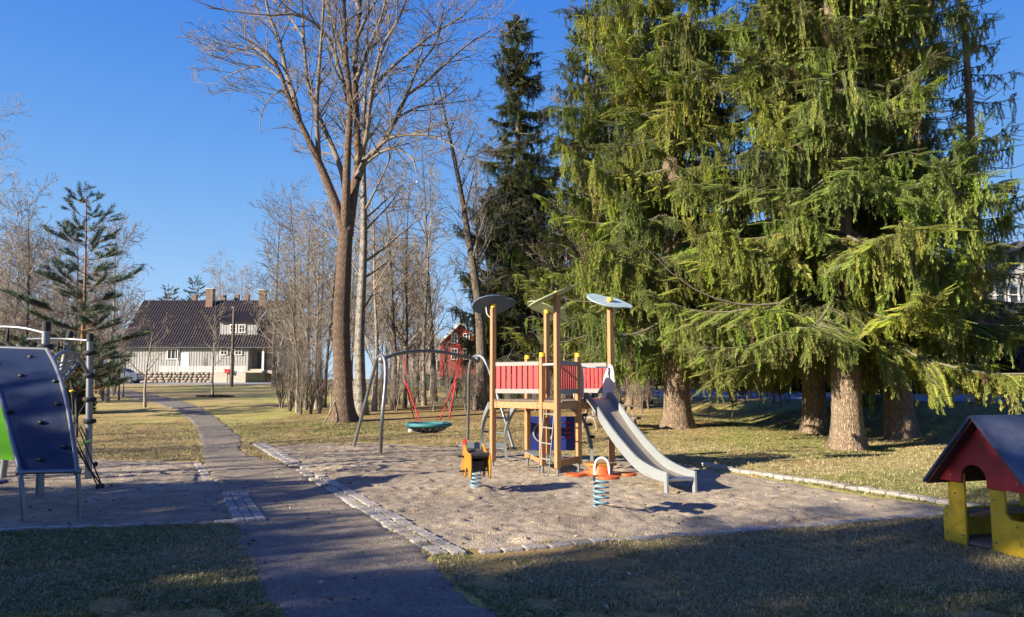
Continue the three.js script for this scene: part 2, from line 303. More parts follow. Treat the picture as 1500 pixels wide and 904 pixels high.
{
  const xs = [-420, -300, -220, -160, ...steps([[-120, -60, 6], [-60, -16, 1.5], [-16, 16, 0.2], [16, 34, 0.5], [34, 60, 2], [60, 120, 6]]), 160, 220, 300, 420];
  const ds = [-120, -80, -50, ...steps([[-30, 2, 2], [2, 24, 0.2], [24, 44, 0.4], [44, 84, 0.8], [84, 140, 6]]), 180, 240, 320, 420, 600];
  const lawnH = (X, D) => { let h = H(X, D); const s = sandSD(X, D); if (s > 0) h -= 0.11 * sstep(0, 0.45, s); if (D < 76 && X < 3 && X > -40 && D > -6) { const q = pathSD(X, D); if (q > 0.15) h -= 0.035; } return h; };
  const col = (X, D) => {
    const f = fbm(X * 0.25 + 3, D * 0.25, 4), g = fbm(X * 1.1, D * 1.1 + 40, 3);
    let c = mix3([1.02, 0.94, 0.86], [0.86, 1.02, 0.62], sstep(0.42, 0.66, f)); c = mix3(c, [0.66, 0.54, 0.46], 0.8 * (1 - sstep(0.24, 0.34, fbm(X * 0.9 + 3, D * 0.9, 3))));   // trodden bare earth
    c = mix3(c, [0.62, 0.5, 0.42], 0.7 * sstep(0.6, 0.75, g));
    const near = Math.hypot(X - 6, (D - 18) * 0.8); c = mix3(c, [0.78, 1.12, 0.5], 0.5 * (1 - sstep(1.5, 5, near)) * sstep(0.35, 0.6, g));      // greener moss by the spruces
    for (const [tx, td] of [[8.06, 18.5], [9.3, 24], [10.8, 21.5], [5.9, 27.5]]) c = mix3(c, [0.6, 0.46, 0.36], 0.8 * (1 - sstep(0.6, 2, Math.hypot(X - tx, D - td) + 1.6 * (noise(X * 1.8, D * 1.8) - 0.5))));   // needle litter round the trunks
    if (X > -9 && X < 4 && D > 25 && D < 36) c = mix3(c, [0.62, 0.48, 0.4], 0.75 * sstep(0.3, 0.55, g + 0.12));                                       // leaf litter under the thicket
    const m = 0.7 + 0.6 * fbm(X * 0.7 + 50, D * 1.6, 3); return c.map((v) => v * 1.15 * m);
  };
  tag(sheet('lawn', xs, ds, lawnH, col, M.lawn, 2.2), 'dry short winter lawn spreading round the playground', 'lawn', null, 'structure');
}
// sand with footprints
const dents = []; { const r = rng(77); for (let i = 0; i < 5200; i++) { const a = r() * 6.28; dents.push([-15 + r() * 22, 7 + r() * 15, Math.cos(a), Math.sin(a), 0.06 + r() * 0.05, 0.1 + r() * 0.08, 0.008 + r() * 0.02]); } }
const dentGrid = new Map(); dents.forEach((d, i) => { const k = Math.floor(d[0] * 2) + ',' + Math.floor(d[1] * 2); if (!dentGrid.has(k)) dentGrid.set(k, []); dentGrid.get(k).push(d); });
const mounds = [];   // filled below: [X, D, height, radius]
const riderSpot = gnd(697, 724), flowerSpot = gnd(881, 757);
mounds.push([riderSpot[0], riderSpot[1], 0.1, 0.34], [flowerSpot[0], flowerSpot[1], 0.11, 0.36], [flowerSpot[0] - 0.55, flowerSpot[1] - 0.5, 0.06, 0.3], [-0.2, 14.6, 0.05, 0.4], [0.9, 13.4, 0.03, 0.5]);
function sandRelief(X, D) {
  let h = 0.06 * (fbm(X * 0.9, D * 0.9, 3) - 0.5) + 0.03 * (fbm(X * 4, D * 4, 3) - 0.5);
  const gx = Math.floor(X * 2), gd = Math.floor(D * 2);
  for (let i = -1; i <= 1; i++) for (let j = -1; j <= 1; j++) for (const d of dentGrid.get((gx + i) + ',' + (gd + j)) || []) {
    const dx = X - d[0], dd = D - d[1], a = (dx * d[2] + dd * d[3]) / d[5], b = (-dx * d[3] + dd * d[2]) / d[4], q = a * a + b * b;
    if (q < 3.2) h += d[6] * (q < 1 ? -(1 - q) : 0.35 * Math.sin((q - 1) / 2.2 * Math.PI));
  }
  for (const [mx, md, mh, mr] of mounds) { const q = Math.hypot(X - mx, D - md) / mr; if (q < 2) h += mh * (1 - sstep(0, 1.9, q)); }
  return h;
}
const sandH = (X, D) => { const e = sandSD(X, D) + 0.22 * (fbm(X * 1.4, D * 1.4, 3) - 0.45); return H(X, D) + lerp(-0.075, 0.008, sstep(-0.2, 0.3, e)) + sandRelief(X, D) * sstep(-0.05, 0.4, e); };
for (const [x0, x1, d0, d1, s] of [[-7.6, 6.2, 7.5, 21.9, 0.05], [-14.9, -2.4, 6.9, 17.6, 0.06]]) {
  const col = (X, D) => { const f = fbm(X * 0.5, D * 0.5 + 9, 4), g = fbm(X * 2.2 + 5, D * 2.2, 3); let c = mix3([0.78, 0.75, 0.72], [1.04, 1.0, 0.94], sstep(0.35, 0.6, f)); c = mix3(c, [0.62, 0.56, 0.5], 0.55 * sstep(0.58, 0.72, g)); return c.map((v) => v * 0.98); };
  // only the quads that lie over the sand
  const m = sheet('sand', steps([[x0, x1, s]]), steps([[d0, d1, s]]), sandH, col, M.sand, 1.7), g = m.geometry, ix = g.index.array, p = g.attributes.position, keep = [];
  const poly = x0 > -8 ? sandPolys[0] : sandPolys[1];
  const ok = new Int8Array(p.count); for (let i = 0; i < p.count; i++) ok[i] = polySD(poly, p.getX(i), -p.getZ(i)) > -0.42 ? 1 : 0;
  for (let i = 0; i < ix.length; i += 3) if (ok[ix[i]] && ok[ix[i + 1]] && ok[ix[i + 2]]) keep.push(ix[i], ix[i + 1], ix[i + 2]);
  g.setIndex(keep);
  tag(m, x0 > -8 ? 'trodden pale sand under the slide tower and spring riders' : 'trodden sand under the climbing frame', 'sand', null, 'structure');
}
{ // path
  const p = [], u = [], c = [], ix = [], K = 24;
  const finer = (P) => new THREE.CatmullRomCurve3(P, false, 'centripetal').getPoints(420); const L = finer(pathLeft), R = finer(pathRight);
  for (let j = 0; j < L.length; j++) for (let i = 0; i <= K; i++) {
    const w = 0.22 * (noise(j * 0.25, i < K / 2 ? 3 : 9) - 0.3) + 0.16 * (noise(j * 1.1, i < K / 2 ? 5 : 11) - 0.5), s = lerp(-w / 1.6, 1 + w / 1.6, i / K), X = lerp(L[j].x, R[j].x, s), D = lerp(L[j].z, R[j].z, s), e = Math.min(i, K - i);
    p.push(X, H(X, D) + (e === 0 ? -0.03 : e === 1 ? 0.002 : 0.012) + 0.008 * noise(X * 5, D * 5), -D); u.push(X / 1.9, D / 1.9);
    const f = fbm(X * 0.8, D * 0.8, 4), q = mix3([0.8, 0.79, 0.8], [1.02, 0.98, 0.94], f), sd = sandSD(X, D); const z = mix3(q, [1.34, 1.2, 1.0], 0.9 * sstep(-1.7, -0.3, sd) * sstep(0.28, 0.5, fbm(X * 1.7 + 8, D * 1.7, 3) + 0.1)); c.push(...z);   // sand spilled over the gravel
    if (i && j) { const b = j * (K + 1) + i; ix.push(b - K - 2, b - K - 1, b, b - K - 2, b, b - 1); }
  }
  const g = new THREE.BufferGeometry(); g.setAttribute('position', new THREE.Float32BufferAttribute(p, 3)); g.setAttribute('uv', new THREE.Float32BufferAttribute(u, 2)); g.setAttribute('color', new THREE.Float32BufferAttribute(c, 3)); g.setIndex(ix); g.computeVertexNormals();
  tag(part('path', g, M.gravel, scene), 'grey gravel footpath running past the playground towards the road', 'path', null, 'structure');
}
{ // road
  const p = [], u = [], ix = [], K = 6; let len = 0;
  for (let j = 0; j <= 260; j++) { const s = roadS[j], t = roadT[j]; if (j) len += s.distanceTo(roadS[j - 1]);
    for (let i = 0; i <= K; i++) { const e = (i / K - 0.5) * 2 * ROAD_HALF; p.push(s.x + t.z * e, s.y - e * 0.034 + 0.004, -(s.z - t.x * e)); u.push(len / 3, e / 3); if (i && j) { const b = j * (K + 1) + i; ix.push(b - K - 2, b - K - 1, b, b - K - 2, b, b - 1); } } }
  const g = new THREE.BufferGeometry(); g.setAttribute('position', new THREE.Float32BufferAttribute(p, 3)); g.setAttribute('uv', new THREE.Float32BufferAttribute(u, 2)); g.setIndex(ix); g.computeVertexNormals();
  tag(part('road', g, M.asphalt, scene), 'pale asphalt road running behind the park', 'road', null, 'structure');
}
// ---------------------------------------------------------------- granite setts, each a stone
{
  const r = rng(41), variants = [];
  for (let k = 0; k < 7; k++) { const g = new RoundedBoxGeometry(1, 1, 1, 2, 0.13), p = g.attributes.position; for (let i = 0; i < p.count; i++) { const x = p.getX(i), y = p.getY(i), z = p.getZ(i), q = 0.07; p.setXYZ(i, x + q * (noise(y * 2 + k * 7, z * 2) - 0.5), y + q * (noise(x * 2 + k * 5, z * 2 + 9) - 0.5), z + q * (noise(x * 2, y * 2 + k * 3) - 0.5)); } g.computeVertexNormals(); variants.push(g); }
  function kerb(name, label, a, b, rows, sl, sw, bury, skip) {
    const o = thing(name, label, 'kerb', null); o.userData.kind = 'structure';
    const A = V(a[0], 0, a[1]), B = V(b[0], 0, b[1]), len = A.distanceTo(B), t = B.clone().sub(A).normalize(), nrm = V(t.z, 0, -t.x);
    for (let q = 0; q < rows; q++) for (let s = r() * 0.1; s < len;) {
      const l = sl * (0.75 + r() * 0.5), c = A.clone().addScaledVector(t, s + l / 2).addScaledVector(nrm, (q + 0.5) * sw + (r() - 0.5) * 0.015);
      s += l + 0.012;
      if (skip && skip(s / len, r())) continue;
      const m = part('sett', variants[Math.floor(r() * 7)], M.setts[Math.floor(r() * 4)], o);
      m.scale.set(l, 0.14, sw * (0.88 + r() * 0.1)); m.position.set(c.x, H(c.x, c.z) - 0.07 + bury + (r() - 0.5) * 0.014, -c.z);
      m.rotation.set((r() - 0.5) * 0.06, Math.atan2(t.z, t.x) + (r() - 0.5) * 0.05, (r() - 0.5) * 0.06);
    }
  }
  const bury = 0.03;
  kerb('stone_kerb', 'strip of pale granite setts between the path and the slide sand', tn(1.5, 1.58), tn(16.7, 1.56), 2, 0.19, 0.17, 0.03, (f, q) => f > 0.42 && f < 0.62 && q < 0.75);
  kerb('stone_kerb', 'two rows of granite setts beside the path at the climbing sand', tn(4.06, 0.04), tn(6.7, 0.08), 3, 0.17, 0.12, 0.038);
  kerb('stone_kerb', 'half buried granite setts where the path meets the climbing sand', tn(8.0, -0.05), tn(11.8, -0.1), 1, 0.2, 0.16, 0.012, (f, q) => q < 0.35);
  kerb('stone_kerb', 'long row of pale setts along the front of the slide sand', [-0.42, 7.62], [5.75, 9.95], 1, 0.22, 0.15, 0.035);
  kerb('stone_kerb', 'row of setts between the slide sand and the spruce lawn', [5.98, 10.2], [3.72, 15.3], 1, 0.25, 0.18, 0.065);
  kerb('stone_kerb', 'low setts along the front of the climbing sand', [-2.9, 9.16], [-12.5, 6.95], 1, 0.24, 0.13, 0.03, (f, q) => f > 0.35 && q < 0.3);
}
// ---------------------------------------------------------------- bare trees
function growBranch(gb, pos, dir, len, rad, level, o, r) {
  const seg = Math.max(2, Math.min(7, Math.round(len / (level < 2 ? 0.5 : 0.25)))), pts = [pos.clone()], d = dir.clone(), dirs = [d.clone()], step = len / seg;
  for (let k = 1; k <= seg; k++) {
    d.x += (r() - 0.5) * o.gnarl; d.y += (r() - 0.5) * o.gnarl + (level >= o.weepFrom ? -o.weep : o.lift) * step; d.z += (r() - 0.5) * o.gnarl; d.normalize();
    pts.push(pts[k - 1].clone().addScaledVector(d, step)); dirs.push(d.clone());
  }
  const r1 = Math.max(o.tip, rad * 0.3);
  gb.tube(pts, pts.map((_, k) => lerp(rad, r1, k / seg)), rad > 0.05 ? 6 : rad > 0.018 ? 4 : 3);
  sprout(gb, pts, dirs, len, rad, r1, level, o, r, 0.2);
}
function sprout(gb, pts, dirs, len, rad, r1, level, o, r, from) {
  if (level >= o.levels || gb.tris > o.most) return;
  const n = Math.max(2, Math.round(len * o.dens[level] * (1 - from))), start = gb.tris;
  for (let k = 0; k < n; k++) {
    const s = from + (1 - from) * (k + r()) / n, f = s * (pts.length - 1), i = Math.min(pts.length - 2, Math.floor(f)), p = pts[i].clone().lerp(pts[i + 1], f - i), d = dirs[Math.min(dirs.length - 1, i + 1)];
    const side = V(r() - 0.5, r() - 0.5, r() - 0.5).cross(d).normalize(), a = (o.angle[0] + r() * (o.angle[1] - o.angle[0])) * Math.PI / 180;
    const nd = d.clone().multiplyScalar(Math.cos(a)).addScaledVector(side, Math.sin(a)); if (level < 2) nd.y = Math.abs(nd.y) * 0.6 + nd.y * 0.4;
    const L = Math.min(len * 0.75, o.len[level] * (0.55 + 0.75 * r()) * (1.1 - 0.55 * s)), R = Math.max(o.tip, Math.min(lerp(rad, r1, s) * 0.62, L * 0.016));
    if (L > 0.12) growBranch(gb, p, nd.normalize(), L, R, level + 1, level === 0 ? { ...o, most: start + (o.most - start) * (k + 1) / n } : o, r);
  }
}
function bareTree(name, label, category, o, trunkMat, twigMat, group) {
  const r = rng(o.seed), g = thing(name, label, category, null, 0, group), tr = new GB(), cr = new GB();
  o = { gnarl: 0.22, lift: 0.08, weep: 0, weepFrom: 9, tip: 0.006, levels: 4, most: 60000, angle: [28, 58], dens: [2.2, 3, 4, 4], len: [3, 1.4, 0.8, 0.4], from: 0.3, lean: [0, 0], stems: 1, ...o };
  for (let q = 0; q < o.stems; q++) {
    const pts = [], dirs = [], n = 12, ph = r() * 9, sx = q ? (r() - 0.5) * o.height * 0.35 : 0, sz = q ? (r() - 0.5) * o.height * 0.35 : 0, hh = o.height * (q ? 0.7 + 0.3 * r() : 1);
    for (let k = 0; k <= n; k++) { const f = k / n; pts.push(V(o.lean[0] * f * f * hh + sx * Math.pow(f, 0.8) + 0.02 * hh * (noise(f * 4 + ph, q) - 0.5), hh * f, o.lean[1] * f * hh + sz * Math.pow(f, 0.8) + 0.02 * hh * (noise(f * 4, ph + q) - 0.5))); }
    pts[0].y = -0.15;
    for (let k = 0; k <= n; k++) dirs.push(pts[Math.min(n, k + 1)].clone().sub(pts[Math.max(0, k - 1)]).normalize());
    const tr0 = o.r * (o.stems > 1 ? 0.7 + 0.5 * r() : 1);
    tr.tube(pts, (s) => Math.max(o.tip, tr0 * (1 - 0.93 * s) * (1 + 0.5 * Math.exp(-s * 28))), o.r > 0.1 ? 12 : 7);
    sprout(cr, pts, dirs, hh, tr0, 0.01, 0, { ...o, most: o.most * (q + 1) / o.stems }, r, o.from);
  }
  part('trunk', tr.geo(), trunkMat, g); part('crown', cr.geo(), twigMat, g);
  return g;
}

// ---------------------------------------------------------------- the big old tree, its limbs traced
function tracedTree() {
  const [bX, bD] = gnd(505, 618), g = thing('old_deciduous_tree', 'tall bare tree with a thick reddish brown trunk forking high, beside a birch', 'tree', onGround(bX, bD));
  const base = g.position.clone(), r = rng(21), tr = new GB(), cr = new GB(), P = (q, off = 0) => at(q[0], q[1], bD + off).sub(base);
  const bend = (list, tip, n = 14) => new THREE.CatmullRomCurve3(list.map((q, i) => P(q, tip * i / (list.length - 1))), false, 'centripetal').getPoints(n);
  const trunk = bend([[505, 622], [503, 570], [500, 490], [503, 405], [507, 338]], 0, 24);
  tr.tube(trunk, (s, a) => lerp(0.365, 0.25, s) * (1 + 0.03 * Math.sin(a * 5 + s * 9)) + (0.26 + 0.1 * Math.sin(a * 4 + 1)) * Math.exp(-s * 17), 26);
  const limbs = [
    [[[506, 348], [492, 300], [472, 250], [460, 222], [438, 177], [421, 139], [408, 101], [389, 75], [350, 52]], -0.8, 0.21, 0.03], [[[438, 177], [430, 140], [419, 105], [408, 56], [393, 19], [386, -30], [375, -90]], 1.2, 0.12, 0.03],
    [[[508, 300], [502, 256], [485, 211], [464, 162], [451, 120], [445, 56], [442, 0], [436, -80]], 2, 0.13, 0.03], [[[467, 235], [464, 162], [468, 94], [474, 0], [472, -90]], -2, 0.1, 0.03],
    [[[505, 345], [507, 290], [509, 226], [513, 150], [506, 75], [504, 0], [498, -110]], -1.5, 0.2, 0.04], [[[509, 345], [517, 290], [524, 241], [521, 150], [521, 75], [528, 0], [532, -130]], 0.6, 0.22, 0.05],
    [[[524, 262], [532, 240], [558, 211], [581, 173], [596, 139], [619, 124], [652, 94], [686, 64], [731, 38]], 1.5, 0.15, 0.02], [[[524, 235], [536, 205], [543, 143], [558, 75], [588, 19], [602, -30]], -2.2, 0.12, 0.025],
    [[[538, 175], [551, 124], [592, 83], [641, 45], [679, 22], [706, -12]], -1, 0.09, 0.02], [[[526, 250], [566, 205], [600, 197], [630, 199], [660, 211], [686, 233]], -2, 0.09, 0.015],
    [[[528, 245], [560, 222], [581, 218], [604, 233], [611, 260]], -2.5, 0.07, 0.015], [[[512, 160], [500, 110], [476, 49], [438, 22], [393, 22], [302, 11]], -2, 0.1, 0.02],
    [[[421, 139], [411, 133], [397, 143], [383, 165], [381, 196]], -1.5, 0.05, 0.012], [[[408, 101], [374, 71], [345, 76], [318, 90]], 1, 0.06, 0.015], [[[415, 118], [385, 98], [340, 108], [312, 128]], 2, 0.05, 0.012],
    [[[521, 120], [540, 70], [560, 20], [575, -60]], 2.4, 0.1, 0.03], [[[506, 100], [490, 40], [465, -30], [440, -90]], 2.5, 0.09, 0.03], [[[596, 139], [612, 100], [640, 60], [650, 10]], -1.5, 0.06, 0.02], [[[581, 173], [610, 158], [640, 150], [672, 128]], 2.2, 0.06, 0.02],
    [[[521, 60], [545, 10], [590, -50]], -2, 0.08, 0.02], [[[528, 20], [510, -40], [520, -120]], 1.5, 0.08, 0.02], [[[445, 56], [420, 20], [380, -20]], 2.5, 0.06, 0.02]];
  const o = { gnarl: 0.26, lift: 0.1, weep: 0, weepFrom: 9, tip: 0.008, levels: 4, most: 330000, angle: [25, 55], dens: [2.3, 2.6, 3, 3], len: [2.1, 1.25, 0.7, 0.4] };
  limbs.forEach(([l, tip, r0, r1], i) => {
    const pts = bend(l, tip), dirs = pts.map((_, k) => pts[Math.min(pts.length - 1, k + 1)].clone().sub(pts[Math.max(0, k - 1)]).normalize()); let len = 0; for (let k = 1; k < pts.length; k++) len += pts[k].distanceTo(pts[k - 1]);
    (r0 > 0.15 ? tr : cr).tube(pts, pts.map((_, k) => lerp(r0, r1, Math.pow(k / (pts.length - 1), 0.8))), r0 > 0.1 ? 9 : 6);
    sprout(cr, pts, dirs, len, r0, r1, 0, { ...o, most: o.most * (i + 1) / limbs.length }, r, r0 > 0.15 ? 0.34 : 0.15);
  });
  part('trunk', tr.geo(), M.barkMaple, g); part('crown', cr.geo(), M.twigGrey, g);
}
tracedTree();

// ---------------------------------------------------------------- spruce: sprays of needles hung on real branches
function spray(seed, hanging) {
  const r = rng(seed), gb = new GB(), n = hanging ? 28 : 20;
  const needle = (p, d, L, w) => { const s = V(r() - 0.5, r() - 0.5, r() - 0.5).cross(d).normalize(), s2 = s.clone().cross(d).normalize(), e = p.clone().addScaledVector(d, L), m = p.clone().addScaledVector(d, L * 0.45);
    for (const q of [s, s2]) gb.quad(p, m.clone().addScaledVector(q, w), e, m.clone().addScaledVector(q, -w)); };
  const strands = hanging ? 3 : 1;
  for (let st = 0; st < strands; st++) for (let k = 0, oa = r() * 6.28, ol = st ? 0.45 + 0.5 * r() : 1, ow = st ? 0.05 + 0.05 * r() : 0; k < n; k++) {
    const f = k / (n - 1), p = hanging ? V(0.03 * Math.sin(f * 5 + seed + st) + ow * Math.cos(oa), -f * ol + (st ? 0.02 : 0), 0.03 * Math.cos(f * 4 + seed + st) + ow * Math.sin(oa)) : V(0, 0.02 * Math.sin(f * 6) - 0.12 * f * f, f);
    const m = hanging ? 3 : 4;
    for (let q = 0; q < m; q++) {
      const a = q / m * 6.28 + k * 2.4 + r(), L = (hanging ? 0.06 : 0.2 * (1.1 - 0.75 * f)) * (0.6 + 0.7 * r()), w = hanging ? 0.0075 : 0.0095;
      const d = hanging ? V(Math.cos(a) * 0.62, -0.8 - 0.3 * r(), Math.sin(a) * 0.62) : V((q % 2 ? 1 : -1) * (0.75 + 0.3 * r()), -0.25 * r() - (q > 1 ? 0.5 : 0) + 0.1, 0.6);
      needle(p, d.normalize(), L, w);
    }
  }
  if (hanging) needle(V(0, -0.95, 0), V(0.1, -1, 0).normalize(), 0.16, 0.02);
  return gb.geo();
}
const hangSprays = [spray(1, true), spray(2, true), spray(3, true)], frondSprays = [spray(4, false), spray(5, false)];
function spruce(name, label, o, group) {
  const r = rng(o.seed), g = thing(name, label, 'tree', o.pos, 0, group), tr = new GB(), br = new GB(), hang = [[], [], []], frond = [[], []];
  o = { from: 2.2, r: 0.36, reach: 4.2, gap: 0.8, per: 6, droop: 1, curtain: 1, lush: 1, bare: 0.1, ...o };
  const trunk = [], foot = []; for (let k = 0; k <= 22; k++) { const f = k / 22; if (!k) for (const e of [-0.2, 0, 0.15, 0.35, 0.6, 0.9]) foot.push(V(0.12 * Math.sin(o.seed) * 0, e, 0)); trunk.push(V(0.12 * Math.sin(f * 5 + o.seed) * f, -0.2 + o.height * f, 0.12 * Math.cos(f * 4 + o.seed) * f)); }
  const stem = [...foot, ...trunk.slice(2)], sOf = (q) => (stem[Math.round(q * (stem.length - 1))].y + 0.2) / o.height;
  tr.tube(stem, (q, a) => { const s = sOf(q); return  Math.max(0.02, o.r * Math.pow(1 - s, 0.8)) * (1 + 0.04 * Math.sin(a * 6 + s * 20)) + o.r * (0.62 + 0.3 * Math.sin(a * 3 + o.seed) + 0.22 * Math.sin(a * 5 + 1)) * Math.exp(-s * o.height / 0.36); }, 26);
  const M4 = new THREE.Matrix4(), q = new THREE.Quaternion(), up = V(0, 1, 0);
  const put = (list, p, dir, s, w) => { const z = dir.clone().setY(0).normalize(), x = up.clone().cross(z), y = up; M4.makeBasis(x, y, z).scale(V(w, s, w)).setPosition(p); list.push([M4.clone(), tone]); };
  const putF = (list, p, dir, s) => { const z = dir.clone().normalize(), x = up.clone().cross(z).normalize(), y = z.clone().cross(x); M4.makeBasis(x, y, z).scale(V(s, s, s)).setPosition(p); list.push([M4.clone(), tone]); };
  let tone = [1, 1];
  for (let h = o.from; h < o.height - 0.4;) {
    const f = h / o.height, n = Math.round(o.per * (0.75 + 0.5 * r()));
    for (let k = 0; k < n; k++) {
      const az = (k + r() * 0.9) / n * 6.283 + h * 1.7, hh = h + (r() - 0.5) * o.gap, prof = f < 0.12 ? 0.75 + 2 * f : 1.0 - 0.95 * Math.pow((f - 0.12) / 0.88, o.taper || 1.15);
      const bt = 0.7 + 0.65 * r(), by = 0.84 + 0.22 * r(), bc = 0.55 + 0.95 * r(), L = o.reach * prof * (0.5 + 0.72 * r()) + 0.3, out = V(Math.cos(az), 0, Math.sin(az)), dr = o.droop * (0.24 + 0.3 * r()) * (1 - 0.6 * f), lift = 0.2 + 0.32 * r(), N = 9, pts = [], base = V(trunk[Math.min(22, Math.round(f * 22))].x, hh, trunk[Math.min(22, Math.round(f * 22))].z);
      const skew = (r() - 0.5) * 0.5; tone = [bt, by];
      for (let s = 0; s <= N; s++) { const t = s / N; pts.push(base.clone().addScaledVector(out, L * t).add(V(-out.z * skew * t * t * L * 0.4, L * (-dr * t * 1.3 + lift * t * t * t), out.x * skew * t * t * L * 0.4))); }
      br.tube(pts, pts.map((_, s) => lerp(0.014 + L * 0.008, 0.006, s / N)), 4);
      if (r() < o.bare) continue;
      const dress = (P, D, t, lush) => {
        if (r() < 0.6 * lush) putF(frond[r() * 2 | 0], P, D.clone().add(V((r() - 0.5) * 0.5, -0.05 - 0.15 * r(), (r() - 0.5) * 0.5)), 0.34 + 0.3 * r());
        const c = o.curtain * (f < 0.6 ? 1 : 0.7) * bc;
        if (r() < 0.95 * lush) put(hang[r() * 3 | 0], P.clone().add(V((r() - 0.5) * 0.1, -0.01, (r() - 0.5) * 0.1)), V(r() - 0.5, 0, r() - 0.5), (0.2 + 0.8 * r() * r() * r() + 0.3 * r()) * c * (0.6 + 0.5 * Math.sin(t * 3)), 0.7 + 0.7 * r());
      };
      const stepS = 0.105 / o.lush;
      for (let d = L * 0.12; d < L; d += stepS) {
        const t = d / L, i = Math.min(N - 1, Math.floor(t * N)), P = pts[i].clone().lerp(pts[i + 1], t * N - i), D = pts[i + 1].clone().sub(pts[i]).normalize();
        dress(P, D, t, o.lush0 || 1);
        if (r() < 0.62) { // side shoot
          const sg = r() < 0.5 ? 1 : -1, S = V(-out.z * sg, 0, out.x * sg).multiplyScalar(0.85).addScaledVector(D, 0.6).normalize(), SL = (0.25 + L * 0.34 * (1 - t * 0.75)) * (0.5 + 0.8 * r());
          const a = P.clone(), b = P.clone().addScaledVector(S, SL * 0.55).add(V(0, -0.06 * SL, 0)), c = P.clone().addScaledVector(S, SL).add(V(0, -0.3 * SL, 0));
          br.tube([a, b, c], [0.011, 0.008, 0.004], 3);
          for (let e = 0.22; e <= SL; e += 0.13 / o.lush) { const w = e / SL; dress(w < 0.55 ? a.clone().lerp(b, w / 0.55) : b.clone().lerp(c, (w - 0.55) / 0.45), S, t, o.lush0 || 1); }
        }
      }
    }
    h += o.gap * (0.75 + 0.5 * r()) * (f > 0.6 ? 1.25 : 1);
  }
  part('trunk', tr.geo(), M.barkSpruce, g); part('branches', br.geo(), M.twigGrey, g).userData.kind = 'stuff';
  const col = new THREE.Color(); let total = 0;
  for (const [geos, lists] of [[hangSprays, hang], [frondSprays, frond]]) lists.forEach((l, i) => {
    const im = shade(new THREE.InstancedMesh(geos[i], M.needleSpruce, l.length)); im.name = 'crown'; total += l.length; im.userData.kind = 'stuff';
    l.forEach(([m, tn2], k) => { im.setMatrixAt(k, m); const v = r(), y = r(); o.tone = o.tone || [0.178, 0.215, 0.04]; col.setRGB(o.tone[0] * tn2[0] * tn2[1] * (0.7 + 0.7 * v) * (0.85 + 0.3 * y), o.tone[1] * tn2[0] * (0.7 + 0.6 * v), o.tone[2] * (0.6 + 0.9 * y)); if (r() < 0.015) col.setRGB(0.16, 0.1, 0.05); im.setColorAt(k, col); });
    g.add(im);
  });
  if (o.top) { /* tip leader */ }
  return g;
}
// ---------------------------------------------------------------- where the trees stand
const spot = (px, py, dy = 0) => { const [X, D] = gnd(px, py); return onGround(X, D).add(V(0, dy, 0)); };
spruce('spruce_tree', 'big spruce with a sunlit pale trunk base closest to the playhouse', { seed: 11, pos: spot(1243, 658), height: 24, r: 0.36, from: 3.05, reach: 4.1, per: 7.4, gap: 0.72 });
spruce('spruce_tree', 'big dark spruce trunk just behind the sunlit trunk, facing the road bank', { seed: 12, pos: spot(1194, 634), height: 25, r: 0.36, from: 3.1, reach: 4.1, lush: 0.85, per: 7 });
spruce('spruce_tree', 'spruce with spreading root flare on the bank behind the playhouse', { seed: 13, pos: spot(1318, 640), height: 24, r: 0.4, from: 3.1, reach: 3.5, lush: 0.7, bare: 0.2 });
spruce('spruce_tree', 'spruce standing alone on the lawn directly behind the slide', { seed: 14, pos: spot(992, 626), height: 25, r: 0.42, from: 2.8, reach: 4.0, lush: 0.85, per: 6.6 });
spruce('spruce_tree', 'tall spruce rising out of the thicket behind the slide tower', { seed: 15, pos: spot(930, 598), height: 27, r: 0.36, from: 2.6, reach: 4.6, lush: 0.62, gap: 0.7 });
spruce('spruce_tree', 'thin sparse spruce behind the leaf roofs of the slide tower', { seed: 16, pos: spot(862, 592), height: 22, r: 0.24, from: 3.2, reach: 2.7, lush: 0.5, gap: 0.6, bare: 0.35 });
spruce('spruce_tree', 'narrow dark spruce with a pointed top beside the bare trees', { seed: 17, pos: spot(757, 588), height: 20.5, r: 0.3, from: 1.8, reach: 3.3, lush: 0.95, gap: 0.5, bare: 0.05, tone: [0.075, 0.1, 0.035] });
spruce('spruce_tree', 'slender spruce with thin trunk and sparse hanging twigs by the white house', { seed: 18, pos: W(15.3, 25.2, H(15.3, 25.2)), height: 21, r: 0.2, from: 3, reach: 1.9, lush: 0.4, gap: 0.9, bare: 0.5 });
spruce('spruce_tree', 'spruce on the bank reaching over the lattice fence', { seed: 19, pos: W(20.6, 24.6, H(20.6, 24.6)), height: 22, r: 0.32, from: 3.2, reach: 3.2, lush: 0.45, gap: 0.95, bare: 0.45 });
// evergreens on the sunny side of the path whose shade lies over the near grass
{
  const dirS = [0.947, 0.322], ps = (s, p) => [s * dirS[0] - p * 0.322, s * dirS[1] + p * 0.947];
  const caster = (s, p, o, label) => { const [X, D] = ps(s, p); return spruce('spruce_tree', label, { ...o, pos: onGround(X, D) }, 'dense spruces shading the near grass'); };
  const L = 'dense spruce on the sunny side of the playground shading the near grass';
  [[-17, 2.2, 15], [-15.5, -0.6, 15], [-18.5, -3.4, 17], [-16.5, -6.2, 16], [-21, 0.4, 18], [-24, -5, 19]].forEach(([a, p, h], i) => caster(a, p, { seed: 31 + i, height: h, r: 0.25, from: 0.5, reach: 2.7, lush: 0.6, gap: 0.55 }, L));
  [[-16.6, 4.6, 7.6], [-16, 5.9, 7.0], [-15.5, 7.3, 6.9], [-16.3, 8.8, 7.3], [-15.8, 10.1, 6.9]].forEach(([a, p, h], i) => caster(a, p, { seed: 41 + i, height: h, r: 0.14, from: 0.3, reach: 1.3, lush: 0.85, gap: 0.28, taper: 5 }, L));
}
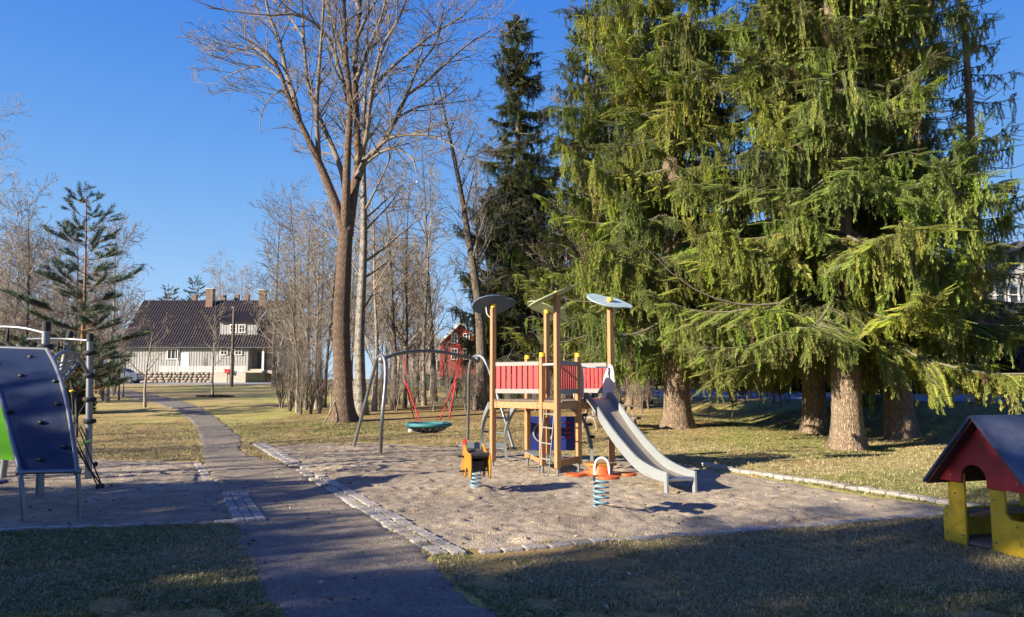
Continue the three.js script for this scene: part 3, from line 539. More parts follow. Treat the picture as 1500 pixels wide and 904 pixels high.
// bare trees: prototypes, then copies
const birchA = bareTree('birch_tree', 'white barked birch close behind the big forked tree', 'tree', { seed: 51, height: 17, r: 0.24, from: 0.24, levels: 4, gnarl: 0.2, lift: 0.05, weep: 0.35, weepFrom: 3, len: [3.4, 1.6, 0.95, 0.6], dens: [2.2, 2.6, 3.2, 3], most: 90000, tip: 0.008 }, M.barkBirch, M.twigBrown);
birchA.position.copy(spot(531, 608));
const leaner = bareTree('leaning_tree', 'bare tree leaning over the basket swing with a grey furrowed trunk', 'tree', { seed: 52, height: 15, r: 0.27, from: 0.36, lean: [-0.16, 0.02], len: [3, 1.5, 0.8, 0.4], most: 60000 }, M.barkGrey, M.twigGrey);
leaner.position.copy(spot(710, 600));
const twin = bareTree('bare_tree', 'upright bare tree close beside the leaning trunk', 'tree', { seed: 53, height: 12, r: 0.16, from: 0.4, len: [2.4, 1.3, 0.7, 0.4], most: 40000 }, M.barkGrey, M.twigGrey); twin.position.copy(spot(699, 592));
const slimL = 'slim bare tree in the thicket behind the swing and slide tower', slimG = 'slim trees of the thicket';
const slims = [61, 62, 63, 64, 65, 66].map((s, i) => bareTree('slim_tree', slimL, 'tree', { seed: s, height: 7.5 + i * 0.8, r: 0.06 + 0.011 * i, lean: [(i - 2.5) * 0.03, (i % 3 - 1) * 0.05], from: 0.16, levels: 4, gnarl: 0.24, lift: 0.16, angle: [22, 48], len: [2.1, 1.1, 0.65, 0.4], dens: [3.2, 3.4, 3.4, 3], most: 26000, tip: 0.0075 }, i % 2 ? M.barkGrey : M.twigPale, i % 2 ? M.twigBrown : M.twigPale, slimG));
const slimSpots = [[437, 604], [448, 601], [461, 600], [476, 597], [548, 602], [575, 600], [583, 594], [592, 598], [601, 593], [612, 590], [622, 594], [638, 588], [566, 590], [800, 590], [823, 596], [905, 592], [918, 588], [952, 592], [545, 585], [560, 580], [630, 580], [880, 598], [512, 588], [425, 590], [490, 590], [715, 590], [812, 594], [838, 590]];
{ const r = rng(8); slimSpots.forEach(([x, y], i) => { const p = spot(x, y), t = r() * 6.28, s = 0.75 + r() * 0.55; const [l, gr] = x < 500 ? ['slim bare tree in the clump between the house lawn and the big forked tree', 'slim trees of the clump by the house lawn'] : x < 700 ? ['slim bare tree in the thicket behind the basket swing', 'slim trees behind the basket swing'] : ['slim bare tree among the spruces behind the slide tower', 'slim trees behind the slide tower']; const o = i < 6 ? slims[i] : dup(slims[i % 6], p, t, s); if (i < 6) { o.position.copy(p); o.rotation.y = t; } o.userData.label = l; o.userData.group = gr; }); }
// shrubs: many thin stems from one root
const shrubL = 'leafless many stemmed shrub in the thicket', shrubs = [71, 72, 73].map((s) => bareTree('bare_shrub', shrubL, 'shrub', { seed: s, height: 2.6, r: 0.018, stems: 14, from: 0.15, levels: 2, gnarl: 0.3, lift: 0.1, angle: [20, 50], len: [0.8, 0.45], dens: [3.4, 4.5], most: 9000, tip: 0.004 }, M.twigBrown, M.twigBrown, 'leafless shrubs of the thicket'));
{ const r = rng(9), sp = [[440, 607], [425, 603], [455, 606], [412, 598], [468, 606], [555, 600], [580, 603], [605, 601], [635, 602], [660, 604], [682, 602], [745, 603], [770, 601], [800, 602], [830, 601], [905, 600], [925, 602], [950, 601], [570, 594], [620, 592], [895, 596], [1010, 596], [735, 598], [850, 597], [695, 600], [720, 606], [785, 606], [815, 606], [940, 606]];
  sp.forEach(([x, y], i) => { const p = spot(x, y), t = r() * 6.28, s = 0.7 + r() * 0.6; const [l, gr] = x < 500 ? ['leafless many stemmed shrub in the clump beside the big forked tree', 'leafless shrubs beside the big tree'] : x < 700 ? ['leafless many stemmed shrub in the thicket behind the basket swing', 'leafless shrubs behind the basket swing'] : ['leafless many stemmed shrub behind the slide tower', 'leafless shrubs behind the slide tower']; const o = i < 3 ? shrubs[i] : dup(shrubs[i % 3], p, t, s * (i < 5 ? 1.1 : 0.75)); if (i < 3) { o.position.copy(p); o.rotation.y = t; o.scale.setScalar(1.15); } o.userData.label = l; o.userData.group = gr; }); }
// off to the sunny side: bare trees whose thin shadows cross the path
{
  const cast = bareTree('bare_tree', 'tall bare tree whose thin shadow crosses the path and sand', 'tree', { seed: 81, height: 13, r: 0.15, from: 0.3, len: [2.6, 1.4, 0.7, 0.4], dens: [1.6, 2, 2.4, 2], most: 26000 }, M.barkGrey, M.twigGrey, 'bare trees casting streaks of shade');
  const dirS = [0.947, 0.322], ps = (s, p) => [s * dirS[0] - p * 0.322, s * dirS[1] + p * 0.947];
  [[-21, 13.2], [-24, 15.4], [-22, 17.2], [-26, 19.6], [-23, 22.4], [-27, 14.2], [-20, 12.3], [-18, 14.7], [-25, 16.3], [-19.5, 18.4]].forEach(([s, p], i) => { const [X, D] = ps(s, p); if (!i) cast.position.copy(onGround(X, D)); else dup(cast, onGround(X, D), i * 1.3, 0.85 + 0.08 * (i % 5)); });
}
// background woods
const farG = 'bare woodland trees beyond the road';
const fars = [91, 92, 93, 94].map((s, i) => bareTree('woodland_tree', '', 'tree', { seed: s, height: 11 + i * 1.3, r: 0.13 + 0.02 * i, from: 0.2, levels: 4, gnarl: 0.22, lift: 0.1, weep: i === 1 ? 0.4 : 0, weepFrom: 3, len: [3, 1.8, 1.1, 0.7], dens: [2.4, 2.8, 2.8, 2.4], most: 34000, tip: 0.015 }, i === 1 ? M.barkBirch : M.barkGrey, i % 2 ? M.twigBrown : M.twigPale, farG));
{
  const r = rng(14), list = [];
  for (let i = 0; i < 23; i++) list.push([-24 + i * 8.6 + r() * 8, 42 + r() * 24, 0.68, 'bare woodland tree in the wood between the climbing frame and the white house', 'bare trees of the wood by the white house']);
  for (let i = 0; i < 17; i++) list.push([i < 12 ? 392 + i * 19 + r() * 14 : 600 + i * 10 + r() * 6, i < 12 ? 62 + r() * 34 : 112 + r() * 20, 0.95, 'bare woodland tree far behind the thicket and swing', 'bare trees far behind the thicket']);
  for (const e of [[196, 108], [247, 112], [320, 110], [352, 115], [372, 108], [425, 96]]) list.push([...e, 1.02, 'bare tree standing behind the roof of the white house', 'bare trees behind the white house']);
  for (let i = 0; i < 9; i++) list.push([760 + i * 40 + r() * 24, 60 + r() * 22, 0.9, 'bare woodland tree behind the spruces beyond the road', 'bare trees behind the spruces']);
  list.forEach(([px, D, k, label, group], i) => { const X = (px - 750) / F * D, p = onGround(X, D), s = k * (0.82 + 0.36 * r()); if (i < 4) { fars[i].position.copy(p); fars[i].scale.setScalar(s); fars[i].userData.label = label; fars[i].userData.group = group; } else dup(fars[i % 4], p, r() * 6.28, s, label, group); });
  for (let i = 0; i < 12; i++) { const D = 40 + r() * 14, X = (-20 + i * 17 + r() * 10 - 750) / F * D; dup(shrubs[i % 3], onGround(X, D), r() * 6, 1 + r(), 'leafless brown shrub at the edge of the wood by the pine', 'leafless shrubs by the pine'); }
}
{ const edge = bareTree('bare_tree', 'bare tree with upright twigs at the edge of the wood beside the pine', 'tree', { seed: 97, height: 13, r: 0.15, from: 0.3, len: [2.6, 1.4, 0.8, 0.5], most: 40000, tip: 0.007 }, M.barkGrey, M.twigPale); edge.position.copy(onGround(-22.6, 33)); }
// young planted trees by the path
{
  const y1 = bareTree('young_tree', 'young tree with a straight stem in a ring of bark mulch by the lamp pole', 'tree', { seed: 101, height: 5.8, r: 0.075, from: 0.3, levels: 3, len: [1.9, 0.9, 0.5], dens: [3.6, 3.6, 3.4], angle: [30, 60], most: 15000, tip: 0.008 }, M.twigPale, M.twigPale); y1.position.copy(spot(312, 579));
  const y2 = bareTree('young_tree', 'small young tree with a pale stem leaning beside the path', 'tree', { seed: 102, height: 4.1, r: 0.07, from: 0.32, lean: [0.07, 0], levels: 3, len: [1.7, 0.8, 0.4], dens: [4, 3.6, 3], angle: [35, 65], most: 12000, tip: 0.007 }, M.twigPale, M.twigGrey); y2.position.copy(spot(211, 597));
  const y3 = bareTree('young_tree', 'dark stemmed young tree, the nearer of a close pair by the pine', 'tree', { seed: 103, height: 4, r: 0.06, from: 0.35, levels: 3, len: [1.4, 0.7, 0.4], dens: [3.4, 3, 3], most: 9000, tip: 0.007 }, M.twigGrey, M.twigGrey); y3.position.copy(spot(174, 587));
  dup(y3, spot(180, 581), 2, 0.95, 'dark stemmed young tree, the farther of a close pair by the pine');
  const ring = new GB(), r = rng(4), c = spot(316, 582); for (let i = 0; i < 260; i++) { const a = r() * 6.28, q = Math.sqrt(r()) * 1.1, p = V(Math.cos(a) * q, 0.02 + 0.1 * (1 - q / 1.1) * r(), Math.sin(a) * q), d = V(r() - 0.5, 0.2 * r(), r() - 0.5).multiplyScalar(0.3); ring.quad(p, p.clone().add(d), p.clone().add(d).add(V(0.05, 0.05, 0.05)), p.clone().add(V(0.05, 0.06, 0.02))); }
  tag(part('mulch_ring', ring.geo(), M.mulch, scene, c), 'ring of dark bark mulch round the young tree', 'mulch', null, 'stuff');
}
// pine: whorls of upturned branches with tufts
{
  const tuft = (() => { const gb = new GB(), r = rng(3); for (let k = 0; k < 34; k++) { const z = 0.1 + 0.9 * r(), a = r() * 6.28, d = V(Math.cos(a), Math.sin(a), 0.9).normalize(), p = V(0, 0, z * 0.8), s = V(-Math.sin(a), Math.cos(a), 0).multiplyScalar(0.012), e = p.clone().addScaledVector(d, 0.24); gb.tri(p.clone().sub(s), p.clone().add(s), e); } return gb.geo(); })();
  function pine(label, pos, height, seed, reach) {
    const g = thing('pine_tree', label, 'tree', pos), r = rng(seed), tr = new GB(), br = new GB(), list = [];
    tr.tube([0, 0.25, 0.5, 0.75, 1].map((f) => V(0.1 * Math.sin(f * 4), -0.2 + height * f, 0)), (s) => lerp(0.11, 0.02, s), 9);
    const M4 = new THREE.Matrix4(), up = V(0, 1, 0), put = (p, d, s) => { const z = d.clone().normalize(), x = up.clone().cross(z).normalize(), y = z.clone().cross(x); list.push(M4.makeBasis(x, y, z).scale(V(s, s, s)).setPosition(p).clone()); };
    for (let h = 1.0; h < height - 0.2; h += 0.62) {
      const f = h / height, n = r() < 0.45 ? 3 : 4; for (let k = 0; k < n; k++) {
        const az = (k + 0.7 * r()) / n * 6.28 + h, L = (reach * (1 - 0.88 * f) + 0.25) * (0.45 + 0.85 * r()), out = V(Math.cos(az), 0, Math.sin(az)), lift = -0.05 + 0.35 * r() + 0.4 * f, pts = [0, 0.33, 0.66, 1].map((t) => V(0.1 * Math.sin(f * 4), h, 0).addScaledVector(out, L * t).add(V(0, L * (lift * t * t + 0.03), 0)));
        br.tube(pts, [0.03 - 0.018 * f, 0.02 - 0.01 * f, 0.013, 0.008], 4);
        const dress = (P, D) => { for (let q = 0; q < 4; q++) put(P, D.clone().add(V((r() - 0.5) * 0.5, 0.15 + 0.2 * r(), (r() - 0.5) * 0.5)), 0.5 + 0.25 * r()); };
        for (let t = 0.42; t <= 1; t += 0.17 / L) { const i = Math.min(2, Math.floor(t * 3)), P = pts[i].clone().lerp(pts[i + 1], t * 3 - i); dress(P, pts[i + 1].clone().sub(pts[i]).normalize());
          if (r() < 0.75) { const sg = r() < 0.5 ? 1 : -1, S = V(-out.z * sg, 0.25, out.x * sg).addScaledVector(out, 0.6).normalize(), SL = 0.2 + 0.36 * L * (1 - t * 0.8) * (0.5 + r()); br.tube([P, P.clone().addScaledVector(S, SL)], [0.012, 0.006], 3); for (let e = 0.2; e <= SL; e += 0.22) dress(P.clone().addScaledVector(S, e), S); } }
      }
    }
    for (let k = 0; k < 6; k++) put(V(0.1 * Math.sin(4), height - 0.35 + 0.08 * k, 0), V((r() - 0.5), 1.1, (r() - 0.5)), 0.6);
    part('trunk', tr.geo(), M.twigPine, g); part('branches', br.geo(), M.twigPine, g);
    const im = shade(new THREE.InstancedMesh(tuft, M.needlePine, list.length)); im.name = 'crown'; im.userData.kind = 'stuff'; const c = new THREE.Color(); list.forEach((m, k) => { im.setMatrixAt(k, m); const v = 0.7 + 0.6 * r(); c.setRGB(0.055 * v, 0.085 * v, 0.045 * v); im.setColorAt(k, c); }); g.add(im);
    return g;
  }
  pine('young pine with upturned branches behind the climbing frame', spot(112, 606), 9.6, 7, 2.9);
  pine('pine showing above the house roof between the chimneys and the wood', onGround(-50, 112), 13.5, 8, 4.4);
  pine('dark conifer crown showing just above the roof ridge next to a chimney', onGround(-47.8, 116), 15.2, 9, 3.6);
  const low = pine('low bushy pine beside the path and young trees', spot(128, 612), 2.6, 10, 1.6);
}
// ---------------------------------------------------------------- slide tower
const sandTop = (X, D) => sandH(X, D);
{
  const C = V(0.8, 0, -14.6);                                         // the thing's base; parts are placed relative to it
  const t = thing('slide_tower', 'wooden play tower with red slat railings, leaf shaped roofs and a steel slide', 'play tower', C);
  const L = (X, D, h) => W(X, D, h).sub(C);
  const P = { a: [-0.36, 14.75], b: [0.55, 14.1], c: [0.79, 13.55], d: [1.22, 14.35], e: [1.9, 14.9], f: [0.72, 16.0], g: [0.31, 15.45] };
  const postTop = { a: 3.1, b: 2.14, c: 3.2, d: 2.14, e: 3.24, f: 3.1, g: 2.14 };
  for (const k of 'abcdefg') {
    const [X, D] = P[k], tall = postTop[k] > 2.5, p = new THREE.Group(); p.name = 'post'; p.position.copy(L(X, D, 0)); p.rotation.y = 0.5; t.add(p);
    const foot = 0.14, h = postTop[k] - 0.05;
    part('timber', bx(0.095, h - foot, 0.095, 0, foot + (h - foot) / 2, 0, 0.012), M.wood, p);
    part('steel_foot', rod(V(0, -0.2, 0), V(0, foot + 0.02, 0), 0.025), M.galv, p);
    part('cap', new THREE.CylinderGeometry(0.055, 0.058, 0.07, 16).translate(0, h + 0.035, 0), k === 'c' || k === 'e' ? M.yellowCap : M.yellowCap, p);
  }
  const DECK = 1.32, order = ['a', 'b', 'c', 'd', 'e', 'f'], mid = (k) => V(P[k][0], 0, P[k][1]);
  // deck planks clipped to the outline, one by one
  { const poly = order.map((k) => P[k]); for (let d = 13.62; d < 15.95; d += 0.125) { const xs = []; for (let i = 0; i < poly.length; i++) { const [ax, ad] = poly[i], [bx2, bd] = poly[(i + 1) % poly.length]; if ((ad - d) * (bd - d) < 0) xs.push(ax + (bx2 - ax) * (d - ad) / (bd - ad)); } xs.sort((p, q) => p - q); if (xs.length >= 2 && xs[1] - xs[0] > 0.16) part('deck_plank', bx(xs[xs.length - 1] - xs[0] - 0.02, 0.035, 0.115), M.oldPlank, t, L((xs[0] + xs[xs.length - 1]) / 2, d, DECK - 0.03)); } }
  const along = (k, m, s) => [lerp(P[k][0], P[m][0], s), lerp(P[k][1], P[m][1], s)];
  for (let i = 0; i < 6; i++) { const k = order[i], m = order[(i + 1) % 6]; const a = along(k, m, 0.04), b = along(k, m, 0.96); const q = part('deck_beam', boxBetween(L(...a, DECK - 0.115), L(...b, DECK - 0.115), 0.045, 0.12, 0.006), M.wood, t);
    for (const s of [0.09, 0.91]) for (const y of [0.03, -0.03]) { const c = along(k, m, s), dir = V(P[m][0] - P[k][0], 0, -(P[m][1] - P[k][1])).normalize(), nn = V(-dir.z, 0, dir.x); part('bolt', ball(L(c[0], c[1], DECK - 0.115 + y).addScaledVector(nn, 0.024), 0.012), M.black, q); } }
  function railing(k, m, from = 0.05, to = 0.95, n = 7) {
    const o = new THREE.Group(); o.name = 'railing'; t.add(o); const a = along(k, m, from), b = along(k, m, to);
    part('top_rail', boxBetween(L(...a, 1.965), L(...b, 1.965), 0.03, 0.075, 0.006), M.rail, o); part('bottom_rail', boxBetween(L(...a, 1.46), L(...b, 1.46), 0.03, 0.085, 0.006), M.rail, o);
    const dir = V(b[0] - a[0], 0, -(b[1] - a[1])).normalize(), w = Math.hypot(b[0] - a[0], b[1] - a[1]) / n;
    for (let s = 0; s < n; s++) { const f = (s + 0.5) / n, g = slab([[-w * 0.37, 0], [w * 0.37, 0], [w * 0.37, 0.47], [-w * 0.37, 0.47]], 0.022, [], 0.003); const q = part('slat', g, M.red, o, L(lerp(a[0], b[0], f), lerp(a[1], b[1], f), 1.475)); q.rotation.y = Math.atan2(-dir.z, dir.x); }
  }
  railing('a', 'b', 0.06, 0.94, 8); railing('c', 'd', 0.08, 0.92, 8); railing('e', 'f', 0.06, 0.55, 8); railing('f', 'g', 0.15, 0.85, 5);
  part('top_rail', rod(L(...P.b, 1.94), L(...P.c, 1.94), 0.018), M.white, t);
  // low sills at the foot of the tower
  for (const [k, m] of [['g', 'b'], ['c', 'd']]) part('sill_beam', boxBetween(L(...along(k, m, 0.05), 0.22), L(...along(k, m, 0.95), 0.22), 0.045, 0.12, 0.006), M.wood, t);
  part('sill_counter', boxBetween(L(...along('g', 'b', 0.1), 0.3), L(...along('g', 'b', 0.9), 0.3), 0.28, 0.02), M.archGrey, t);
  // entry ladder
  { const la = new THREE.Group(); la.name = 'ladder'; t.add(la); const a = along('b', 'c', 0.16), b = along('b', 'c', 0.84), out = 0.12;
    for (const [q, s] of [[a, 0], [b, 1]]) part('side_rope', rod(L(q[0] - out, q[1] - out * 0.3, 0.0), L(q[0], q[1], 1.22), 0.011), M.galv, la);
    for (const h of [0.28, 0.55, 0.82, 1.06]) { const f = 1 - h / 1.22; part('rung', rod(L(a[0] - out * f, a[1] - out * 0.3 * f, h), L(b[0] - out * f, b[1] - out * 0.3 * f, h), 0.014), M.rail, la); } }
  // leaf roofs
  const leafShape = (s) => smooth([[-0.44, 0.02], [-0.34, -0.2], [-0.1, -0.3], [0.14, -0.27], [0.27, -0.17], [0.44, -0.1], [0.47, 0.02], [0.36, 0.17], [0.16, 0.31], [-0.06, 0.27], [-0.24, 0.31], [-0.4, 0.19]].map(([x, y]) => [x * s, y * s]), 70);
  const leaf = (k, mat, rx, rz, ry, dx, dy, s = 1) => { const g = slab(leafShape(s), 0.022, [], 0.004); g.rotateX(-Math.PI / 2); const [X, D] = P[k]; const m = part('leaf_roof', g, mat, t, L(X, D, postTop[k] + dy).add(V(dx, 0, 0))); m.rotation.set(rx, ry, rz, 'ZXY');
    for (const s2 of [k === 'a' ? -1 : 1]) part('bracket', pipe([V(0.14 * s2, -0.01, 0), V(0.13 * s2, -0.16, 0), V(0.07 * s2, -0.24, 0), V(0.0, -0.25, 0)].map((q) => q.clone().applyEuler(new THREE.Euler(0, ry, rz * 0.6))), 0.011, 16, 8), M.white, t, L(X, D, postTop[k] + dy - 0.02)); };
  leaf('a', M.leafSlate, -0.54, 0.14, 0.1, 0.0, 0.02, 0.92); leaf('c', M.leafGreen, -0.02, 0.42, 0.2, -0.06, -0.05, 1.08); leaf('f', M.leafGreen, -0.24, -0.38, 0.3, 0.03, 0.0, 1.05); leaf('e', M.leafPale, 0.42, -0.24, 0.1, -0.02, -0.06, 1.0);
  // slide
  const top = [(P.d[0] + P.e[0]) / 2, (P.d[1] + P.e[1]) / 2], foot = [2.5, 11.66], dir = V(foot[0] - top[0], 0, -(foot[1] - top[1])), run = dir.length(); dir.normalize(); const side = V(-dir.z, 0, dir.x);
  const prof = new THREE.CatmullRomCurve3([[0.02, 1.33], [0.22, 1.31], [0.45, 1.18], [0.9, 0.88], [1.4, 0.6], [1.85, 0.4], [2.2, 0.28], [2.6, 0.22], [run, 0.2]].map(([q, h]) => V(q, h, 0)), false, 'centripetal').getPoints(60);
  const sweep = (sec) => { const gb = new GB(), ring = prof.map((p) => sec(p.x / run).map(([s, h]) => L(top[0], top[1], 0).addScaledVector(dir, p.x).addScaledVector(side, s).add(V(0, p.y + h, 0)))); for (let i = 1; i < ring.length; i++) for (let k = 0; k < ring[i].length; k++) { const m = (k + 1) % ring[i].length; gb.quad(ring[i - 1][k], ring[i - 1][m], ring[i][m], ring[i][k]); } for (const q of [ring[0], ring[ring.length - 1]]) gb.quad(q[0], q[1], q[2], q[3]); return gb.geo(); };
  const sl = new THREE.Group(); sl.name = 'slide'; t.add(sl);
  part('chute', sweep(() => [[-0.215, 0], [0.215, 0], [0.215, -0.025], [-0.215, -0.025]]), M.chute, sl);
  for (const s of [-1, 1]) { part('side_board', sweep((f) => { const h = 0.1 + 0.07 * Math.sin(Math.min(1, f * 1.05) * 3.1); return [[s * 0.216, -0.055], [s * 0.242, -0.055], [s * 0.252, h], [s * 0.222, h]]; }), M.slideSide, sl);
    const e = L(foot[0], foot[1], 0).addScaledVector(side, s * 0.235); part('end_foot', boxBetween(e.clone().add(V(0, -0.05, 0)), e.clone().add(V(0, 0.3, 0)), 0.045, 0.08, 0.01, dir), M.slideSide, sl); }
  part('exit_roll', rod(L(foot[0], foot[1], 0.19).addScaledVector(side, -0.225), L(foot[0], foot[1], 0.19).addScaledVector(side, 0.225), 0.033), M.steel, sl);
  // cheek plates at the top of the slide
  for (const s of [-1, 1]) { const g = slab(smooth([[-0.3, 0], [0.14, 0], [0.2, 0.28], [0.12, 0.58], [-0.02, 0.62], [-0.16, 0.5], [-0.3, 0.3]], 40), 0.02); const m = part('cheek_plate', g, M.white, sl, L(top[0], top[1], DECK + 0.02).addScaledVector(side, s * 0.31)); m.rotation.y = Math.atan2(-dir.z, dir.x); }
  part('cross_bar', rod(L(top[0], top[1], 1.9).addScaledVector(side, -0.31), L(top[0], top[1], 1.9).addScaledVector(side, 0.31), 0.016), M.white, sl);
  for (let k = 0; k < 9; k++) for (const s of [-1, 1]) { const f = 0.05 + k * 0.055; part('baluster', boxBetween(L(top[0], top[1], DECK - 0.02 - f * 0.25).addScaledVector(dir, f).addScaledVector(side, s * 0.31), L(top[0], top[1], DECK + 0.2 - f * 0.5).addScaledVector(dir, f).addScaledVector(side, s * 0.31), 0.008, 0.02), M.rail, sl); }
  // arched climbing beams at the back
  const arch = (pts) => { const c = new THREE.CatmullRomCurve3(pts.map(([px, py, D]) => at(px, py, D).sub(C)), false, 'centripetal').getPoints(18), gb = new GB(); const w = V(0.03, 0, 0), out = c.map((p, i) => { const tt = c[Math.min(18, i + 1)].clone().sub(c[Math.max(0, i - 1)]).normalize(); return tt.cross(V(1, 0, 0)).normalize().multiplyScalar(0.075); }); const ring = c.map((p, i) => [p.clone().sub(w).sub(out[i]), p.clone().add(w).sub(out[i]), p.clone().add(w).add(out[i]), p.clone().sub(w).add(out[i])]); for (let i = 1; i < ring.length; i++) for (let k = 0; k < 4; k++) gb.quad(ring[i - 1][k], ring[i - 1][(k + 1) % 4], ring[i][(k + 1) % 4], ring[i][k]); gb.quad(...ring[0]); gb.quad(...ring[18]); return gb.geo(); };
  const climb = new THREE.Group(); climb.name = 'climbing_arch'; t.add(climb);
  part('arch_beam', arch([[707, 668, 17], [706, 640, 16.9], [709, 615, 16.5], [717, 594, 15.6]]), M.archGrey, climb); part('arch_beam', arch([[742, 674, 16.4], [740, 640, 16.3], [746, 612, 16], [756, 593, 15.4]]), M.archGrey, climb);
  for (const [y, D] of [[655, 16.7], [632, 16.6], [610, 16.2]]) part('rung', rod(at(708, y, D + 0.3).sub(C), at(741, y + 3, D - 0.3).sub(C), 0.02), M.galv, climb);
  const climb2 = new THREE.Group(); climb2.name = 'climbing_arch'; t.add(climb2);
  part('arch_beam', arch([[867, 677, 15.8], [865, 648, 15.9], [852, 610, 16], [833, 594, 15.9]]), M.archGrey, climb2); for (const [x, y] of [[868, 640], [864, 622], [857, 608]]) part('grip', ball(at(x, y, 15.85).sub(C), 0.045, 1.3, 0.8, 1), M.rubber, climb2); part('arch_foot', rod(at(867, 682, 15.8).sub(C).setY(-0.2), at(867, 668, 15.8).sub(C), 0.02), M.galv, climb2);
  // blue play panel under the deck
  { const pn = new THREE.Group(); pn.name = 'play_panel'; t.add(pn); const a = at(776, 660, 16.3), b = at(842, 610, 16.3), w = b.x - a.x, h = b.y - a.y, cx = (a.x + b.x) / 2, cy = (a.y + b.y) / 2; pn.position.copy(V(cx, cy, -16.3).sub(C));
    part('board', bx(w, h, 0.02, 0, 0, 0, 0.008), M.playBlue, pn); part('wheel', new THREE.TorusGeometry(0.2, 0.022, 8, 30).translate(-w * 0.2, 0.02, 0.02), M.rail, pn); part('support', bx(0.05, 0.9, 0.05, -w / 2 - 0.03, -0.1, -0.02), M.galv, pn); part('support', bx(0.05, 0.9, 0.05, w / 2 + 0.03, -0.1, -0.02), M.galv, pn);
    for (let k = 0; k < 4; k++) { const bar = part('abacus_rod', rod(V(w * 0.12, 0.22 - k * 0.1, 0.04), V(w * 0.42, 0.22 - k * 0.1, 0.04), 0.006), M.galv, pn); for (let q = 0; q < 2; q++) part('bead', ball(V(w * (0.3 + 0.06 * q), 0.22 - k * 0.1, 0.04), 0.026), M.red, bar); } }
}
// ---------------------------------------------------------------- basket swing
{
  const b1 = gnd(557, 664), b2 = gnd(517, 655), b3 = gnd(685, 645), b4 = gnd(754, 658);
  const C = V(-2, 0, -19.3), t = thing('basket_swing', 'galvanised steel swing with a round rope basket on red ropes', 'swing', C), G = ([X, D], dy = -0.1) => W(X, D, H(X, D) + dy).sub(C), A = (x, y, D) => at(x, y, D).sub(C);
  const legs = [[[G(b1), A(560, 610, 17.9), A(565, 548, 18.05), A(563.5, 528, 18.15), A(559, 520.5, 18.3), A(553, 525, 18.45), A(549, 537, 18.6), A(534, 594, 19.0), G(b2)]], [[G(b3), A(686, 600, 21.5), A(687, 548, 21.1), A(690, 529, 20.95), A(697, 521.5, 20.8), A(706, 523, 20.65), A(713, 534, 20.5), A(735, 600, 19.7), G(b4)]]];
  for (const [p] of legs) part('leg_frame', pipe(p, 0.042, 90, 14), M.galv, t);
  part('beam', pipe([A(561, 526, 18.25), A(578, 519.5, 18.65), A(600, 515.5, 19.1), A(625, 514.3, 19.55), A(655, 517, 20.05), A(682, 523, 20.5), A(698, 527, 20.75)], 0.042, 50, 14), M.galv, t);
  for (const [x, y, D] of [[559, 527, 18.25], [699, 527, 20.75]]) part('joint_clamp', ball(A(x, y, D), 0.085, 1, 1.1, 1), M.galv, t);
  const s = A(628, 622, 19.55), R = 0.53; const seat = new THREE.Group(); seat.name = 'basket_seat'; seat.position.copy(s); t.add(seat);
  part('rim', new THREE.TorusGeometry(R, 0.05, 12, 48).rotateX(Math.PI / 2), M.teal, seat);
  { const gb = []; for (let k = 0; k < 18; k++) { const a = k / 18 * Math.PI * 2; gb.push(pipe([V(R * Math.cos(a), 0, R * Math.sin(a)), V(0.72 * R * Math.cos(a + 0.25), -0.13, 0.72 * R * Math.sin(a + 0.25)), V(0.35 * R * Math.cos(a + 0.5), -0.19, 0.35 * R * Math.sin(a + 0.5)), V(0, -0.2, 0)], 0.013, 10, 5)); gb.push(pipe([V(R * Math.cos(a), 0, R * Math.sin(a)), V(0.72 * R * Math.cos(a - 0.25), -0.13, 0.72 * R * Math.sin(a - 0.25)), V(0.35 * R * Math.cos(a - 0.5), -0.19, 0.35 * R * Math.sin(a - 0.5)), V(0, -0.2, 0)], 0.013, 10, 5)); } for (const q of [0.3, 0.5, 0.7, 0.86]) gb.push(new THREE.TorusGeometry(R * q, 0.012, 6, 40).rotateX(Math.PI / 2).translate(0, -0.2 * (1 - q * q * 0.85) + 0.01, 0)); part('net', gb, M.rubber, seat); }
  const hang = [[A(592, 517, 18.95), A(593, 556, 18.95), [[606, 612, 19.6], [616, 618, 19.1]]], [A(675, 520.5, 20.4), A(668.5, 553, 20.2), [[645, 614, 19.4], [658, 614, 19.9]]]];
  for (const [top, ring, ends] of hang) {
    const link = []; const n = 9; for (let k = 0; k < n; k++) { const g = new THREE.TorusGeometry(0.024, 0.007, 6, 12); g.scale(0.7, 1.5, 1); g.rotateY(k % 2 ? Math.PI / 2 : 0); const p = top.clone().lerp(ring, (k + 0.5) / n); g.translate(p.x, p.y, p.z); link.push(g); } part('chain', link, M.rope, t);
    part('swivel', ball(top, 0.04), M.black, t);
    for (const e of ends) part('rope', rod(ring, A(...e), 0.016), M.rope, t);
  }
}
